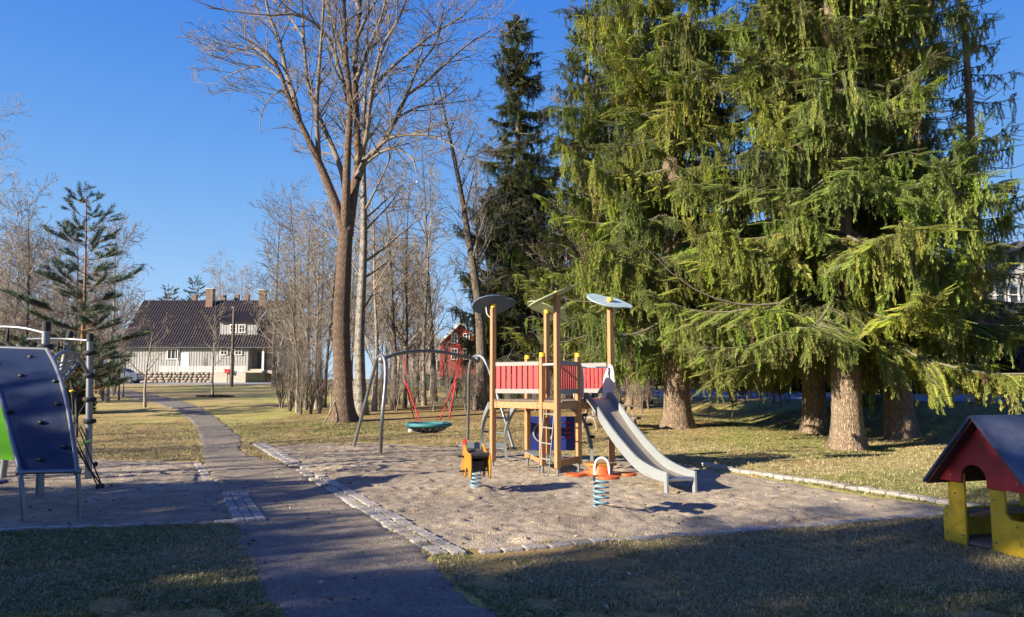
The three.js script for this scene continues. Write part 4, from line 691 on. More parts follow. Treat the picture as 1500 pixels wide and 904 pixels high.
// ---------------------------------------------------------------- spring riders
const coil = (r, h, turns, w) => { const pts = []; for (let k = 0; k <= turns * 14; k++) { const a = k / 14 * 6.283; pts.push(V(r * Math.cos(a), h * k / (turns * 14), r * Math.sin(a))); } return new THREE.TubeGeometry(new THREE.CatmullRomCurve3(pts), turns * 24, w, 8); };
{
  const [X, D] = flowerSpot, y = sandH(X, D), t = thing('spring_rider', 'orange flower shaped spring rider with a yellow seat and white ring handle', 'spring rider', W(X, D, y - 0.08));
  part('base_plate', new THREE.CylinderGeometry(0.13, 0.14, 0.06, 24).translate(0, 0.02, 0), M.archGrey, t);
  part('spring', coil(0.088, 0.38, 6, 0.013).translate(0, 0.05, 0), M.springBlue, t);
  part('mount', new THREE.CylinderGeometry(0.1, 0.1, 0.03, 20).translate(0, 0.435, 0), M.galv, t);
  for (let k = 0; k < 4; k++) { const g = slab(smooth([[0.02, -0.07], [0.2, -0.06], [0.3, -0.13], [0.41, -0.11], [0.45, 0], [0.41, 0.11], [0.3, 0.13], [0.2, 0.06], [0.02, 0.07]], 50), 0.03); g.rotateX(-Math.PI / 2); const m = part('petal', g, M.orange, t, V(0, 0.46 + k * 0.0015, 0)); m.rotation.y = k * Math.PI / 2 + 0.16; }
  part('hub', new THREE.CylinderGeometry(0.135, 0.16, 0.1, 28).translate(0, 0.52, 0), M.orange, t);
  part('seat', slab(smooth([[-0.2, 0], [-0.12, -0.12], [0.12, -0.12], [0.2, 0], [0.12, 0.12], [-0.12, 0.12]], 40), 0.03).rotateX(-Math.PI / 2).translate(0, 0.585, -0.02), M.yellowRider, t);
  part('handle', pipe([V(-0.085, 0.47, 0.12), V(-0.085, 0.58, 0.12), V(-0.06, 0.645, 0.12), V(0, 0.675, 0.12), V(0.06, 0.645, 0.12), V(0.085, 0.58, 0.12), V(0.085, 0.47, 0.12)], 0.016, 40, 10), M.white, t);
}
{
  const [X, D] = riderSpot, y = sandH(X, D), t = thing('spring_rider', 'yellow animal spring rider with black seat and red crest', 'spring rider', W(X, D, y - 0.04), -1.28); t.scale.setScalar(0.9);
  part('base_plate', new THREE.CylinderGeometry(0.12, 0.13, 0.05, 24).translate(0, 0.02, 0), M.archGrey, t);
  part('spring', coil(0.08, 0.24, 4, 0.014).translate(0, 0.04, 0), M.springBlue, t);
  const side = smooth([[-0.34, 0.18], [-0.29, 0.32], [-0.24, 0.42], [-0.22, 0.54], [-0.13, 0.61], [-0.03, 0.57], [0.05, 0.5], [0.2, 0.48], [0.3, 0.46], [0.34, 0.36], [0.35, 0.22], [0.31, 0.09], [0.24, 0.08], [0.18, 0.18], [0.09, 0.24], [0.0, 0.2], [-0.05, 0.09], [-0.12, 0.06], [-0.16, 0.16], [-0.21, 0.2], [-0.27, 0.12], [-0.32, 0.1]], 90);
  for (const s of [-1, 1]) { const m = part('side_plate', slab(side, 0.025).translate(0, 0.08, 0), M.yellowRider, t, V(0, 0.02, s * 0.16)); for (const [u, v] of [[-0.14, 0.6], [-0.16, 0.46]]) part('bolt', ball(V(u, v, s * 0.016), 0.014), M.galv, m); if (s > 0) part('crest', slab(smooth([[-0.24, 0.5], [-0.22, 0.62], [-0.14, 0.69], [-0.04, 0.64], [-0.05, 0.59], [-0.13, 0.62], [-0.18, 0.57]], 40), 0.03).translate(0, 0.08, 0), M.red, m); }
  part('seat', slab(smooth([[-0.18, 0.38], [0.28, 0.4], [0.28, 0.47], [0.1, 0.44], [-0.16, 0.47]], 40), 0.295).translate(0, 0.12, 0), M.rubber, t);
  part('body', bx(0.3, 0.16, 0.24, 0.03, 0.38, 0, 0.03), M.black, t);
  part('cross_tube', rod(V(-0.1, 0.47, -0.15), V(-0.1, 0.47, 0.15), 0.03), M.rail, t);
  part('handle', rod(V(-0.13, 0.5, -0.27), V(-0.13, 0.5, 0.27), 0.016), M.black, t); part('footrest', rod(V(-0.06, 0.27, -0.26), V(-0.06, 0.27, 0.26), 0.016), M.black, t);
}
// ---------------------------------------------------------------- balance beam, picnic table, litter
{
  const p = gnd(708, 659), t = thing('balance_beam', 'low dark balance beam with a rounded end behind the yellow rider', 'balance beam', onGround(...p), -0.12);
  part('plank', slab(smooth([[-0.62, 0.0], [-0.5, 0.05], [0.5, 0.06], [0.62, 0], [0.5, -0.05], [-0.5, -0.05]], 50), 0.2).translate(0, 0.1, 0), M.archGrey, t); for (const s of [-0.35, 0.35]) part('stub', rod(V(s, -0.2, 0), V(s, 0.06, 0), 0.03), M.galv, t);
  const q = gnd(893, 630), k = thing('picnic_table', 'weathered grey picnic table with benches behind the slide', 'picnic table', onGround(...q), 0.25);
  for (let i = 0; i < 4; i++) part('top_plank', bx(1.8, 0.04, 0.17, 0, 0.73, (i - 1.5) * 0.18, 0.005), M.oldPlank, k); for (const s of [-1, 1]) { part('bench', bx(1.8, 0.04, 0.26, 0, 0.44, s * 0.7, 0.005), M.oldPlank, k); part('leg', [boxBetween(V(s * 0.65, 0, -0.65), V(s * 0.65, 0.72, -0.2), 0.05, 0.09), boxBetween(V(s * 0.65, 0, 0.65), V(s * 0.65, 0.72, 0.2), 0.05, 0.09), bx(0.045, 0.09, 1.55, s * 0.65 + 0.05, 0.38, 0)], M.oldPlank, k); }
  const z = gnd(601, 634), paper = new THREE.IcosahedronGeometry(0.07, 2), pp = paper.attributes.position; for (let i = 0; i < pp.count; i++) { const f = 0.7 + 0.6 * noise(pp.getX(i) * 40 + 9, pp.getY(i) * 40 + pp.getZ(i) * 30); pp.setXYZ(i, pp.getX(i) * f, pp.getY(i) * f * 0.8, pp.getZ(i) * f); } paper.computeVertexNormals();
  tag(part('crumpled_paper', paper, M.paper, scene, onGround(...z).add(V(0, 0.05, 0))), 'small crumpled white paper lying beneath the basket swing', 'litter');
}
// ---------------------------------------------------------------- climbing frame
{
  const C = V(-6.3, 0, -11), t = thing('climbing_frame', 'steel climbing frame with a curved dark blue wall, ropes and hanging grips', 'climbing frame', C), A = (x, y, D) => at(x, y, D).sub(C);
  const rt = [[117, 757, 9.42], [116, 722, 9.42], [113, 690, 9.42], [107, 645, 9.55], [98, 592, 9.85], [85, 545, 10.35], [69, 512, 11.0]], lt = [[35, 764, 9.1], [33, 728, 9.1], [29, 692, 9.15], [18, 645, 9.4], [3, 588, 9.75], [-16, 540, 10.3], [-36, 508, 10.95]];
  for (const e of [rt, lt]) part('edge_pipe', pipe(e.map((q) => A(...q)), 0.028, 50, 12), M.galv, t);
  { const cr = new THREE.CatmullRomCurve3(rt.slice(2).map((q) => A(...q)), false, 'centripetal').getPoints(30), cl = new THREE.CatmullRomCurve3(lt.slice(2).map((q) => A(...q)), false, 'centripetal').getPoints(30), gb = new GB();
    const pos = [], ix = []; const f = (b) => { for (let i = 0; i <= 30; i++) for (let k = 0; k <= 6; k++) { const p = cl[i].clone().lerp(cr[i], 0.03 + 0.94 * k / 6); pos.push(p.x, p.y, p.z + b); } }; f(0.012); f(-0.012);
    for (let s = 0; s < 2; s++) for (let i = 1; i <= 30; i++) for (let k = 1; k <= 6; k++) { const q = s * 31 * 7 + i * 7 + k; s ? ix.push(q - 8, q, q - 7, q - 8, q - 1, q) : ix.push(q - 8, q - 7, q, q - 8, q, q - 1); }
    for (let i = 1; i <= 30; i++) for (const k of [0, 6]) { const a = (i - 1) * 7 + k, b = i * 7 + k, o = 31 * 7; ix.push(a, b, b + o, a, b + o, a + o); }
    const g = new THREE.BufferGeometry(); g.setAttribute('position', new THREE.Float32BufferAttribute(pos, 3)); g.setAttribute('uv', new THREE.Float32BufferAttribute(pos.filter((_, i) => i % 3 !== 2), 2)); g.setIndex(ix); g.computeVertexNormals(); const wall = part('climbing_wall', g, M.panelBlue, t);
    const pt = (i, s) => cl[i].clone().lerp(cr[i], s).add(V(0, 0, 0.03));
    for (const [i, s] of [[27, 0.72], [21, 0.45], [20, 0.93], [15, 0.88], [11, 0.55], [6, 0.86], [3, 0.42], [24, 0.16], [13, 0.1]]) part('climbing_hold', ball(pt(i, s), 0.03, 1.3, 0.9, 1), M.black, wall);
    part('bottom_bar', rod(cl[0].clone(), cr[0].clone(), 0.028), M.galv, t); part('top_bar', rod(cl[30].clone(), cr[30].clone(), 0.028), M.galv, t); for (const q of [cl[0], cr[0]]) part('clamp', ball(q, 0.05), M.galv, t); }
  const post = (x0, y0, x1, y1, D, clamps = []) => { const a = A(x0, y0, D).setY(-0.2), b = A(x1, y1, D), p = part('post', rod(a, b, 0.055, 0.055, 18), M.galv, t), d = b.clone().sub(a).normalize(); part('cap', rod(b.clone().addScaledVector(d, -0.11), b.clone().addScaledVector(d, 0.02), 0.06, 0.055, 18), M.rubber, p); for (const y of clamps) { const c = A(lerp(x0, x1, (y0 - y) / (y0 - y1)), y, D); part('clamp', new THREE.TorusGeometry(0.07, 0.042, 10, 22).rotateX(Math.PI / 2).translate(c.x, c.y, c.z), M.rubber, p); } };
  post(58, 727, 68, 474, 11.15, [508]); post(130, 697, 132, 491, 13.4, [517, 550, 585, 617]); post(56, 690, 103, 487, 13.6); post(2, 690, 18, 600, 13.2);
  const bar = (pts, r = 0.024) => part('overhead_bar', pipe(pts.map((q) => A(...q)), r, 40, 10), M.galv, t);
  bar([[-60, 485, 11.6], [0, 479, 11.4], [35, 481, 11.3], [66, 488, 11.15]]); bar([[40, 497, 13.5], [70, 496.5, 13.5], [100, 497, 13.5], [131, 499, 13.4]]);
  for (const [x, y, D] of [[12, 480.5, 11.35], [86, 497.5, 13.5]]) { const g = A(x, y, D); part('hanging_grip', [rod(g, g.clone().add(V(0, -0.18, 0)), 0.012), rod(g.clone().add(V(-0.005, -0.2, 0)), g.clone().add(V(0, -0.05, 0)), 0.03, 0.018)], M.rubber, t); }
  part('arch_pipe', pipe([[78, 528, 11.9], [86, 519, 12.2], [99, 516, 12.6], [113, 521, 13], [122, 534, 13.2], [130, 551, 13.4]].map((q) => A(...q)), 0.03, 40, 12), M.galv, t);
  part('strut', rod(A(93, 557, 12.2), A(115, 531, 12.8), 0.026), M.galv, t);
  for (const [y, dx] of [[536, 26], [542, 22], [530, 30], [548, 18]]) part('net_rope', rod(A(82, y + 5, 12), A(86 + dx, y - 10, 12.9), 0.012), M.galv, t);
  const net = (list) => list.forEach(([a, b]) => part('rope', rod(A(...a), A(...b), 0.011), M.rubber, t));
  net([[[104, 600, 12.2], [150, 714, 11.9]], [[110, 640, 12.2], [143, 713, 11.8]], [[104, 565, 12.4], [110, 640, 12.2]], [[112, 655, 12.2], [131, 690, 12]], [[118, 625, 12.2], [130, 650, 13.2]], [[108, 620, 12.2], [128, 585, 13.2]], [[113, 661, 12.1], [150, 714, 11.9]]]);
  part('fire_pole', pipe([A(104, 560, 12.4), A(110, 580, 12.4), A(112, 605, 12.3), A(112, 640, 12.2)], 0.024, 20, 10), M.rubber, t); part('pole_collar', ball(A(106, 573, 12.4), 0.04, 1.2, 0.6, 1.2), M.yellowCap, t);
  for (const [x, y] of [[143, 713], [150, 712], [140, 680]]) part('rope_ferrule', ball(A(x, y, 11.9), 0.032, 1, 1.3, 1), M.rubber, t);
  for (const [x, y] of [[128, 647]]) part('green_clip', rod(A(118, 652, 12.2), A(132, 645, 13.2), 0.016), M.lime, t);
  { const g = slab(smooth([[0, 0], [0.02, 0.5], [-0.2, 0.95], [-0.6, 1.0], [-0.7, 0.5], [-0.4, 0.12]], 40), 0.03); const m = part('green_panel', g, M.lime, t, A(20, 673, 12.8)); m.rotation.y = 0.3; }
  part('blue_step', bx(0.5, 0.05, 0.3, 0, 0, 0, 0.02), M.playBlue, t, A(-20, 707, 11.9)); part('step_leg', rod(A(-20, 707, 11.9), A(-20, 707, 11.9).setY(-0.2), 0.03), M.galv, t);
}
// ---------------------------------------------------------------- playhouse
{
  const a = V(0.28, 0, 0.96), b = V(0.96, 0, -0.28);                  // a: along the gable wall towards the path's near end, b: into the house
  const c0 = gnd(1386, 797), C = W(c0[0], c0[1], 0).addScaledVector(a, 0.54);
  const t = thing('playhouse', 'small wooden playhouse with yellow walls, red gable and dark felt roof', 'playhouse', C.clone()); t.rotation.y = Math.atan2(-a.z, a.x);   // local x = a, local z = -b
  const wallL = [[-0.545, 0], [-0.545, 0.34], [-0.43, 0.34], [-0.43, 0.72], [-0.27, 0.72], [-0.27, 0]], wallR = [[0.02, 0], [0.02, 0.72], [0.18, 0.72], [0.18, 0.4], [0.23, 0.345], [0.4, 0.345], [0.54, 0.345], [0.54, 0]];
  const gable = [[-0.56, 0.62]]; gable.push([-0.27, 0.62]); for (let k = 0; k <= 14; k++) { const q = Math.PI - k / 14 * Math.PI; gable.push([-0.125 + 0.145 * Math.cos(q), 0.66 + 0.145 * Math.sin(q)]); } gable.push([0.02, 0.6], [0.56, 0.6], [0.03, 1.22], [-0.03, 1.22]);
  const depth = 1.05;
  for (const z of [0, -depth]) { part('wall_panel', slab(wallL, 0.03), M.yellow, t, V(0, -0.01, z)); part('wall_panel', slab(wallR, 0.03), M.yellow, t, V(0, -0.01, z)); part('gable', slab(gable, 0.026), M.redHouse, t, V(0, 0, z + (z ? 0.03 : 0.03))); }
  for (const s of [-0.53, 0.53]) { const m = part('side_wall', slab([[-depth / 2 + 0.02, 0], [depth / 2 - 0.02, 0], [depth / 2 - 0.02, 0.34], [-depth / 2 + 0.02, 0.34]], 0.03), M.yellow, t, V(s, -0.01, -depth / 2)); m.rotation.y = Math.PI / 2; for (const z of [-0.06, -depth + 0.06]) part('corner_post', bx(0.06, 0.5, 0.06, s * 0.9, 0.5, z), M.yellow, t); }
  for (const s of [-1, 1]) { const A0 = V(0, 1.275, 0), B0 = V(s * 0.62, 0.58, 0), len = A0.distanceTo(B0), g = bx(len, 0.03, depth + 0.36, 0, 0, 0, 0.01), m = part('roof_panel', g, M.roofTar, t, A0.clone().add(B0).multiplyScalar(0.5).add(V(0, 0.015, -depth / 2))); m.rotation.z = s * -Math.atan2(0.695, 0.62); part('roof_board', bx(len - 0.02, 0.018, depth + 0.3, 0, -0.026, 0), M.darkRed || (M.darkRed = std({ color: lin(0.09, 0.03, 0.03), roughness: 0.7 })), m); }
  for (const [u, v] of [[-0.5, 0.1], [-0.5, 0.28], [-0.38, 0.5], [-0.31, 0.1], [0.07, 0.1], [0.07, 0.5], [0.3, 0.28], [0.5, 0.1], [0.5, 0.28], [-0.4, 0.68], [0.35, 0.68], [0, 1.1]]) part('screw', ball(V(u, v, v > 0.6 ? 0.045 : 0.017), 0.011, 1, 1, 0.5), M.galv, t);
  for (let k = 0; k < 6; k++) part('floor_plank', bx(1.0, 0.03, 0.16, 0, 0.035, -0.1 - k * 0.17), M.oldPlank, t);
  part('bench', bx(0.24, 0.03, depth - 0.1, -0.38, 0.3, -depth / 2), M.oldPlank, t); part('table', bx(0.4, 0.03, 0.5, 0.33, 0.42, -depth / 2), M.oldPlank, t); part('table_leg', bx(0.05, 0.4, 0.05, 0.33, 0.21, -depth / 2), M.oldPlank, t);
}
// ---------------------------------------------------------------- houses
function pantiles(w, len, pitchX = 0.3, pitchY = 0.36) { // roof plane: x across, y up the slope, z proud; wavy and stepped
  const gb = new GB(), nx = Math.round(w / pitchX) * 4, ny = Math.round(len / pitchY), z = (i, top) => 0.045 * Math.sin(i / 4 * 2 * Math.PI) + (top ? 0 : 0.05);
  for (let j = 0; j < ny; j++) for (let i = 0; i < nx; i++) { const x0 = -w / 2 + w * i / nx, x1 = -w / 2 + w * (i + 1) / nx, y0 = len * j / ny, y1 = len * (j + 1) / ny; gb.quad(V(x0, y0, z(i)), V(x1, y0, z(i + 1)), V(x1, y1, z(i + 1, 1)), V(x0, y1, z(i, 1))); gb.quad(V(x0, y0, -0.05), V(x1, y0, -0.05), V(x1, y0, z(i + 1)), V(x0, y0, z(i))); }
  return gb.geo();
}
function roofPlane(name, o, w, len, pitch, pos, mat, facing = 0) { const g = new THREE.Group(); const m = part(name, pantiles(w, len), mat, o, pos); m.rotation.order = 'YXZ'; m.rotation.y = facing; m.rotation.x = -(Math.PI / 2 - pitch); return m; }
function battens(w, h, gap = 0.3) { const g = [bx(w, h, 0.1, 0, h / 2, 0)]; for (let x = -w / 2 + 0.08; x < w / 2; x += gap) g.push(bx(0.05, h, 0.04, x, h / 2, 0.06)); return g; }
function windowUnit(o, x, y, z, w, h, cols = 2, rows = 2, frameMat = M.white) {
  const f = new THREE.Group(); f.name = 'window'; f.position.set(x, y, z); o.add(f);
  part('pane', bx(w - 0.04, h - 0.04, 0.03, 0, 0, 0.02), M.glass, f);
  const g = [bx(w + 0.16, 0.1, 0.09, 0, h / 2, 0.06), bx(w + 0.16, 0.1, 0.12, 0, -h / 2, 0.06), bx(0.1, h - 0.1, 0.09, -w / 2, 0, 0.06), bx(0.1, h - 0.1, 0.09, w / 2, 0, 0.06)];
  for (let c = 1; c < cols; c++) g.push(bx(0.06, h - 0.1, 0.06, -w / 2 + w * c / cols, 0, 0.06)); for (let c = 1; c < rows; c++) g.push(bx(w - 0.1, 0.045, 0.05, 0, -h / 2 + h * c / rows, 0.07)); part('frame', g, frameMat, f);
}
{
  const D0 = 85.5, gy = 2.8, X = (px, d = D0) => (px - 750) / F * d, Y = (py, d = D0) => EYE + (562 - py) * d / F, xl = X(176), xr = X(409), cx = (xl + xr) / 2, w = xr - xl;
  const o = thing('white_house', 'long white boarded house with dark pantile roof, dormer and brick chimneys', 'house', V(cx, gy, -D0)), lx = (px) => X(px) - cx, ly = (py) => Y(py) - gy;
  const eave = ly(505), ridge = 8.55, run = 5.6, wd = 11;
  const xw = lx(364);                                                 // the corner where the recessed porch starts
  part('wall', battens(xw + w / 2, eave - 0.05), M.houseWhite, o, V((xw - w / 2) / 2, 0, 0));
  part('wall', battens(w / 2 - xw, eave + 0.4), M.houseGrey, o, V((xw + w / 2) / 2, 0, -1.8));
  part('gable_wall', slab([[-wd, 0], [0, 0], [0, eave], [-wd / 2, ridge - 0.15], [-wd, eave]], 0.12).rotateY(-Math.PI / 2), M.houseWhite, o, V(w / 2 - 0.1, 0, 0));
  part('gable_wall', slab([[-wd, 0], [0, 0], [0, eave], [-wd / 2, ridge - 0.15], [-wd, eave]], 0.12).rotateY(-Math.PI / 2), M.houseWhite, o, V(-w / 2 + 0.1, 0, 0));
  part('plinth', bx(w, 0.4, wd, 0, 0.06, -wd / 2 - 0.1), M.concrete, o);
  const pitch = Math.atan2(ridge - eave, run - 0.1), sl = Math.hypot(ridge - eave + 0.35, run + 0.25);
  roofPlane('roof', o, w + 0.4, sl, pitch, V(0, eave - 0.3, 0.45), M.tile); roofPlane('roof', o, w + 0.4, sl, pitch, V(0, eave - 0.3, -wd - 0.45), M.tile, Math.PI);
  part('barge_board', boxBetween(V(w / 2 + 0.2, eave - 0.35, 0.5), V(w / 2 + 0.2, ridge + 0.02, -wd / 2), 0.05, 0.22), M.white, o);
  part('porch_return', bx(0.12, eave - 0.1, 1.9, xw - 0.08, eave / 2 - 0.05, -1.0), M.houseWhite, o);
  part('porch_column', bx(0.22, eave + 0.1, 0.22, lx(386), eave / 2, 0), M.white, o); part('porch_door', bx(1, 2.1, 0.08, lx(377), 1.2, -1.7), M.darkDoor, o); part('porch_steps', [bx(1.8, 0.2, 1.2, lx(376), 0.1, 0.1), bx(1.8, 0.2, 0.5, lx(376), 0.3, -0.3)], M.concrete, o);
  // dormer
  const dl = lx(316), dr = lx(371), dw = dr - dl, dc = (dl + dr) / 2, dz = -1.1, dy0 = ly(493), dy1 = ly(471);
  part('dormer_wall', battens(dw, dy1 - dy0 + 0.1), M.houseWhite, o, V(dc, dy0, dz)); part('dormer_cheek', slab([[0, 0], [0, dy1 - dy0], [-2.6, dy1 - dy0]], 0.1).rotateY(-Math.PI / 2), M.houseWhite, o, V(dr - 0.05, dy0, dz));
  roofPlane('dormer_roof', o, dw + 0.5, 3.1, 0.5, V(dc, dy1 - 0.02, dz + 0.4), M.tile); part('dormer_barge', boxBetween(V(dr + 0.27, dy1, dz + 0.4), V(dr + 0.27, dy1 + 1.45, dz - 2.3), 0.05, 0.2), M.white, o);
  for (const px of [336, 349]) windowUnit(o, lx(px), (dy0 + dy1) / 2 + 0.1, dz + 0.06, 0.66, 0.85);
  for (const px of [329, 350]) windowUnit(o, lx(px), ly(514.5), 0.06, 0.72, 0.85); windowUnit(o, lx(255), ly(519), 0.06, 1.3, 1.1, 3, 1);
  part('white_door', bx(0.9, 2, 0.06, lx(272), 1.2, 0.07), M.white, o);
  for (const [px, h, s] of [[280, 1.25, 0.8], [362, 1.1, 0.75]]) { const c = part('chimney', bx(s, h + 1.4, s, lx(px), ridge + h / 2 - 0.7, -wd / 2 + 0.6), M.brick, o); part('chimney_cap', bx(s + 0.2, 0.12, s + 0.2, lx(px), ridge + h + 0.06, -wd / 2 + 0.6), M.concrete, c); }
  part('skylight', bx(0.75, 0.9, 0.1, 0, 0, 0), M.glass, o, V(lx(258), eave + (ridge - eave) * 0.52, -run * 0.49)).rotation.x = -(Math.PI / 2 - pitch);
  part('gutter', rod(V(-w / 2 - 0.2, eave - 0.36, 0.5), V(w / 2 + 0.2, eave - 0.36, 0.5), 0.07), M.darkDoor, o); part('downpipe', rod(V(lx(262), 0, 0.2), V(lx(262), eave - 0.3, 0.2), 0.06), M.white, o);
  // chimneys of houses out of sight behind
  for (const px of [247, 293, 314, 330]) part('chimney', bx(0.5, 1.6, 0.5, lx(px), ridge + 0.02, -wd / 2 - 1), M.brick, o);
  // retaining wall, terrace, fence, shrub
  const wd0 = 80, wl = X(165, wd0), wr = X(362, wd0), wy = Y(561, wd0), wt = Y(545.5, wd0);
  { const s = thing('stone_wall', 'low retaining wall of rough pale stones below the white picket fence', 'wall', V((wl + wr) / 2, wy, -wd0)); const r = rng(6), gl = [], W0 = wr - wl, wc = 3.4, hh = wt - wy;
    for (let row = 0; row < 4; row++) for (let x = -W0 / 2; x < W0 / 2 - wc;) { const l = 0.3 + r() * 0.5, g = new THREE.IcosahedronGeometry(0.5, 1); g.scale(l, hh / 4 * 1.15, 0.4); g.translate(x + l / 2, hh * (row + 0.5) / 4, 0); gl.push(g); x += l * 0.96; }
    const st = part('stones', gl, M.stone, s); st.userData.kind = 'stuff'; part('core', bx(W0 - wc, hh, 0.3, -wc / 2, hh / 2 - 0.05, -0.1), M.mulch, s); part('concrete_section', bx(wc, hh, 0.4, W0 / 2 - wc / 2, hh / 2, 0), M.concrete, s); part('footing', bx(W0, 0.6, 0.2, 0, -0.25, -0.1), M.concrete, s); }
  const ter = part('garden', bx(X(388) - X(120), 1.6, 26, 0, -0.8, 0), M.lawnPlain || (M.lawnPlain = std({ map: M.grassMap, roughness: 1 })), scene, V((X(120) + X(388)) / 2, wt - 0.02, -wd0 - 13.1)); tag(ter, 'raised garden behind the stone wall', 'garden', null, 'structure');
  { const fl = X(235, wd0), fr = X(362, wd0), W0 = fr - fl, f = thing('picket_fence', 'white picket fence on top of the stone wall', 'fence', V((fl + fr) / 2, wt, -wd0 + 0.02)); const g = []; for (let x = -W0 / 2; x < W0 / 2; x += 0.15) g.push(bx(0.08, 0.62, 0.025, x, 0.34, 0.03)); const p = part('pickets', g, M.white, f); p.userData.kind = 'stuff'; for (const y of [0.15, 0.5]) part('rail', bx(W0, 0.07, 0.04, 0, y, 0), M.white, f); for (let k = 0; k < 5; k++) part('fence_post', bx(0.09, 0.66, 0.09, -W0 / 2 + W0 * (k + 0.02) / 4.1, 0.33, -0.06), M.white, f); }
  { const mb = thing('mail_box', 'dark red mailbox on the fence beside the lamp pole', 'mailbox', V(X(334, 79.5), Y(548, 79.5), -79.6)); part('box', bx(0.55, 0.42, 0.3, 0, 0.3, 0, 0.03), M.redHouse, mb); part('flap', bx(0.5, 0.12, 0.02, 0, 0.38, 0.16), M.redHouse, mb); part('stand', bx(0.08, 1.2, 0.08, 0, -0.5, -0.05), M.pole, mb); }
  { const sh = dup(shrubs[0], V(X(302, 83), wt, -83), 1, 0.75, 'rusty brown leafless bush in the garden of the white house'); }
  { const c = thing('parked_car', 'dark blue car parked on the road by the stone wall', 'car', V(X(176, 75.5), baseH(X(176, 75.5), 75.5) + 0.012, -75.5), 0.05);
    const body = smooth([[-2.1, 0.35], [-2.15, 0.7], [-1.9, 0.9], [-1.1, 0.98], [-0.6, 1.42], [0.6, 1.46], [1.35, 1.05], [2.05, 0.92], [2.15, 0.6], [2.1, 0.32], [0, 0.28]], 70); part('body', slab(body, 1.7, [], 0.08), M.carPaint, c); part('side_window', slab([[-0.95, 1.0], [-0.52, 1.34], [0.5, 1.37], [1.05, 1.02]], 1.73, [], 0.005), M.glass, c);
    for (const x of [-1.35, 1.35]) for (const z of [-0.78, 0.78]) { const wh = part('wheel', new THREE.CylinderGeometry(0.32, 0.32, 0.2, 22).rotateX(Math.PI / 2).translate(x, 0.32, z), M.rubber, c); part('rim', new THREE.CylinderGeometry(0.19, 0.19, 0.22, 16).rotateX(Math.PI / 2).translate(x, 0.32, z), M.galv, wh); } }
  // lamp pole
  { const d = 69, p = V(X(341, d), H(X(341, d), d), -d), l = thing('lamp_pole', 'brown wooden lamp pole with a small street lamp on the grass verge', 'lamp pole', p), h = Y(452, d) - p.y; part('pole', rod(V(0, -0.3, 0), V(0, h, 0), 0.16, 0.12, 14), M.pole, l); part('arm', pipe([V(0, h - 0.3, 0), V(0.1, h - 0.05, 0.2), V(0.2, h + 0.02, 0.5)], 0.03), M.galv, l); part('lamp_head', bx(0.24, 0.12, 0.5, 0.24, h, 0.7, 0.04), M.rail, l); }
}
{ // red house and its grey neighbour
  const D0 = 98, X = (px) => (px - 750) / F * D0, Y = (py) => EYE + (562 - py) * D0 / F;
  const o = thing('red_house', 'red wooden house with white window frames seen through the thicket', 'house', V(X(675), H(X(675), D0), -D0)), gy = H(X(675), D0), hw = 2.6, ev = Y(503) - gy, rg = Y(474) - gy;
  part('wall', slab([[-hw, 0], [hw, 0], [hw, ev], [0, rg], [-hw, ev]], 0.2), M.houseRed, o); part('side_wall', bx(0.2, ev, 8, hw - 0.1, ev / 2, -4.1), M.houseRed, o); part('side_wall', bx(0.2, ev, 8, -hw + 0.1, ev / 2, -4.1), M.houseRed, o); part('plinth', bx(2 * hw + 0.1, 0.6, 8.3, 0, 0.1, -4), M.concrete, o);
  const pl = Math.hypot(hw, rg - ev); for (const s of [-1, 1]) { const m = part('roof', bx(pl + 0.5, 0.15, 9, 0, 0, 0), M.tile, o, V(s * hw / 2, (ev + rg) / 2 + 0.1, -3.9)); m.rotation.z = -s * Math.atan2(rg - ev, hw); part('barge_board', boxBetween(V(0, rg + 0.15, 0.6), V(s * (hw + 0.35), ev - 0.28, 0.6), 0.06, 0.3), M.white, o); }
  for (const x of [-1.1, 0.4]) { windowUnit(o, x + 0.3, Y(496) - gy, 0.1, 0.75, 1.2, 2, 3); windowUnit(o, x + 0.3, Y(519) - gy, 0.1, 0.75, 1.3, 2, 3); }
  const n = thing('grey_house', 'pale grey house with white gable trim behind the bare trees', 'house', V(X(622) * 1.1, H(X(622) * 1.1, 108), -108), 0.25), e2 = 4.2, r2 = 7.6, w2 = 3.2; part('wall', slab([[-w2, 0], [w2, 0], [w2, e2], [0, r2], [-w2, e2]], 0.2), M.houseGrey, n); part('side_wall', bx(0.2, e2, 9, w2 - 0.1, e2 / 2, -4.6), M.houseGrey, n); part('side_wall', bx(0.2, e2, 9, -w2 + 0.1, e2 / 2, -4.6), M.houseGrey, n);
  const p2 = Math.hypot(w2, r2 - e2); for (const s of [-1, 1]) { const m = part('roof', bx(p2 + 0.5, 0.15, 10, 0, 0, 0), M.tile, n, V(s * w2 / 2, (e2 + r2) / 2 + 0.1, -4.4)); m.rotation.z = -s * Math.atan2(r2 - e2, w2); part('barge_board', boxBetween(V(0, r2 + 0.15, 0.62), V(s * (w2 + 0.35), e2 - 0.3, 0.62), 0.06, 0.3), M.white, n); } windowUnit(n, 0, 4.8, 0.1, 1, 1.2); windowUnit(n, -1.2, 2.1, 0.1, 1, 1.3); windowUnit(n, 1.2, 2.1, 0.1, 1, 1.3);
}
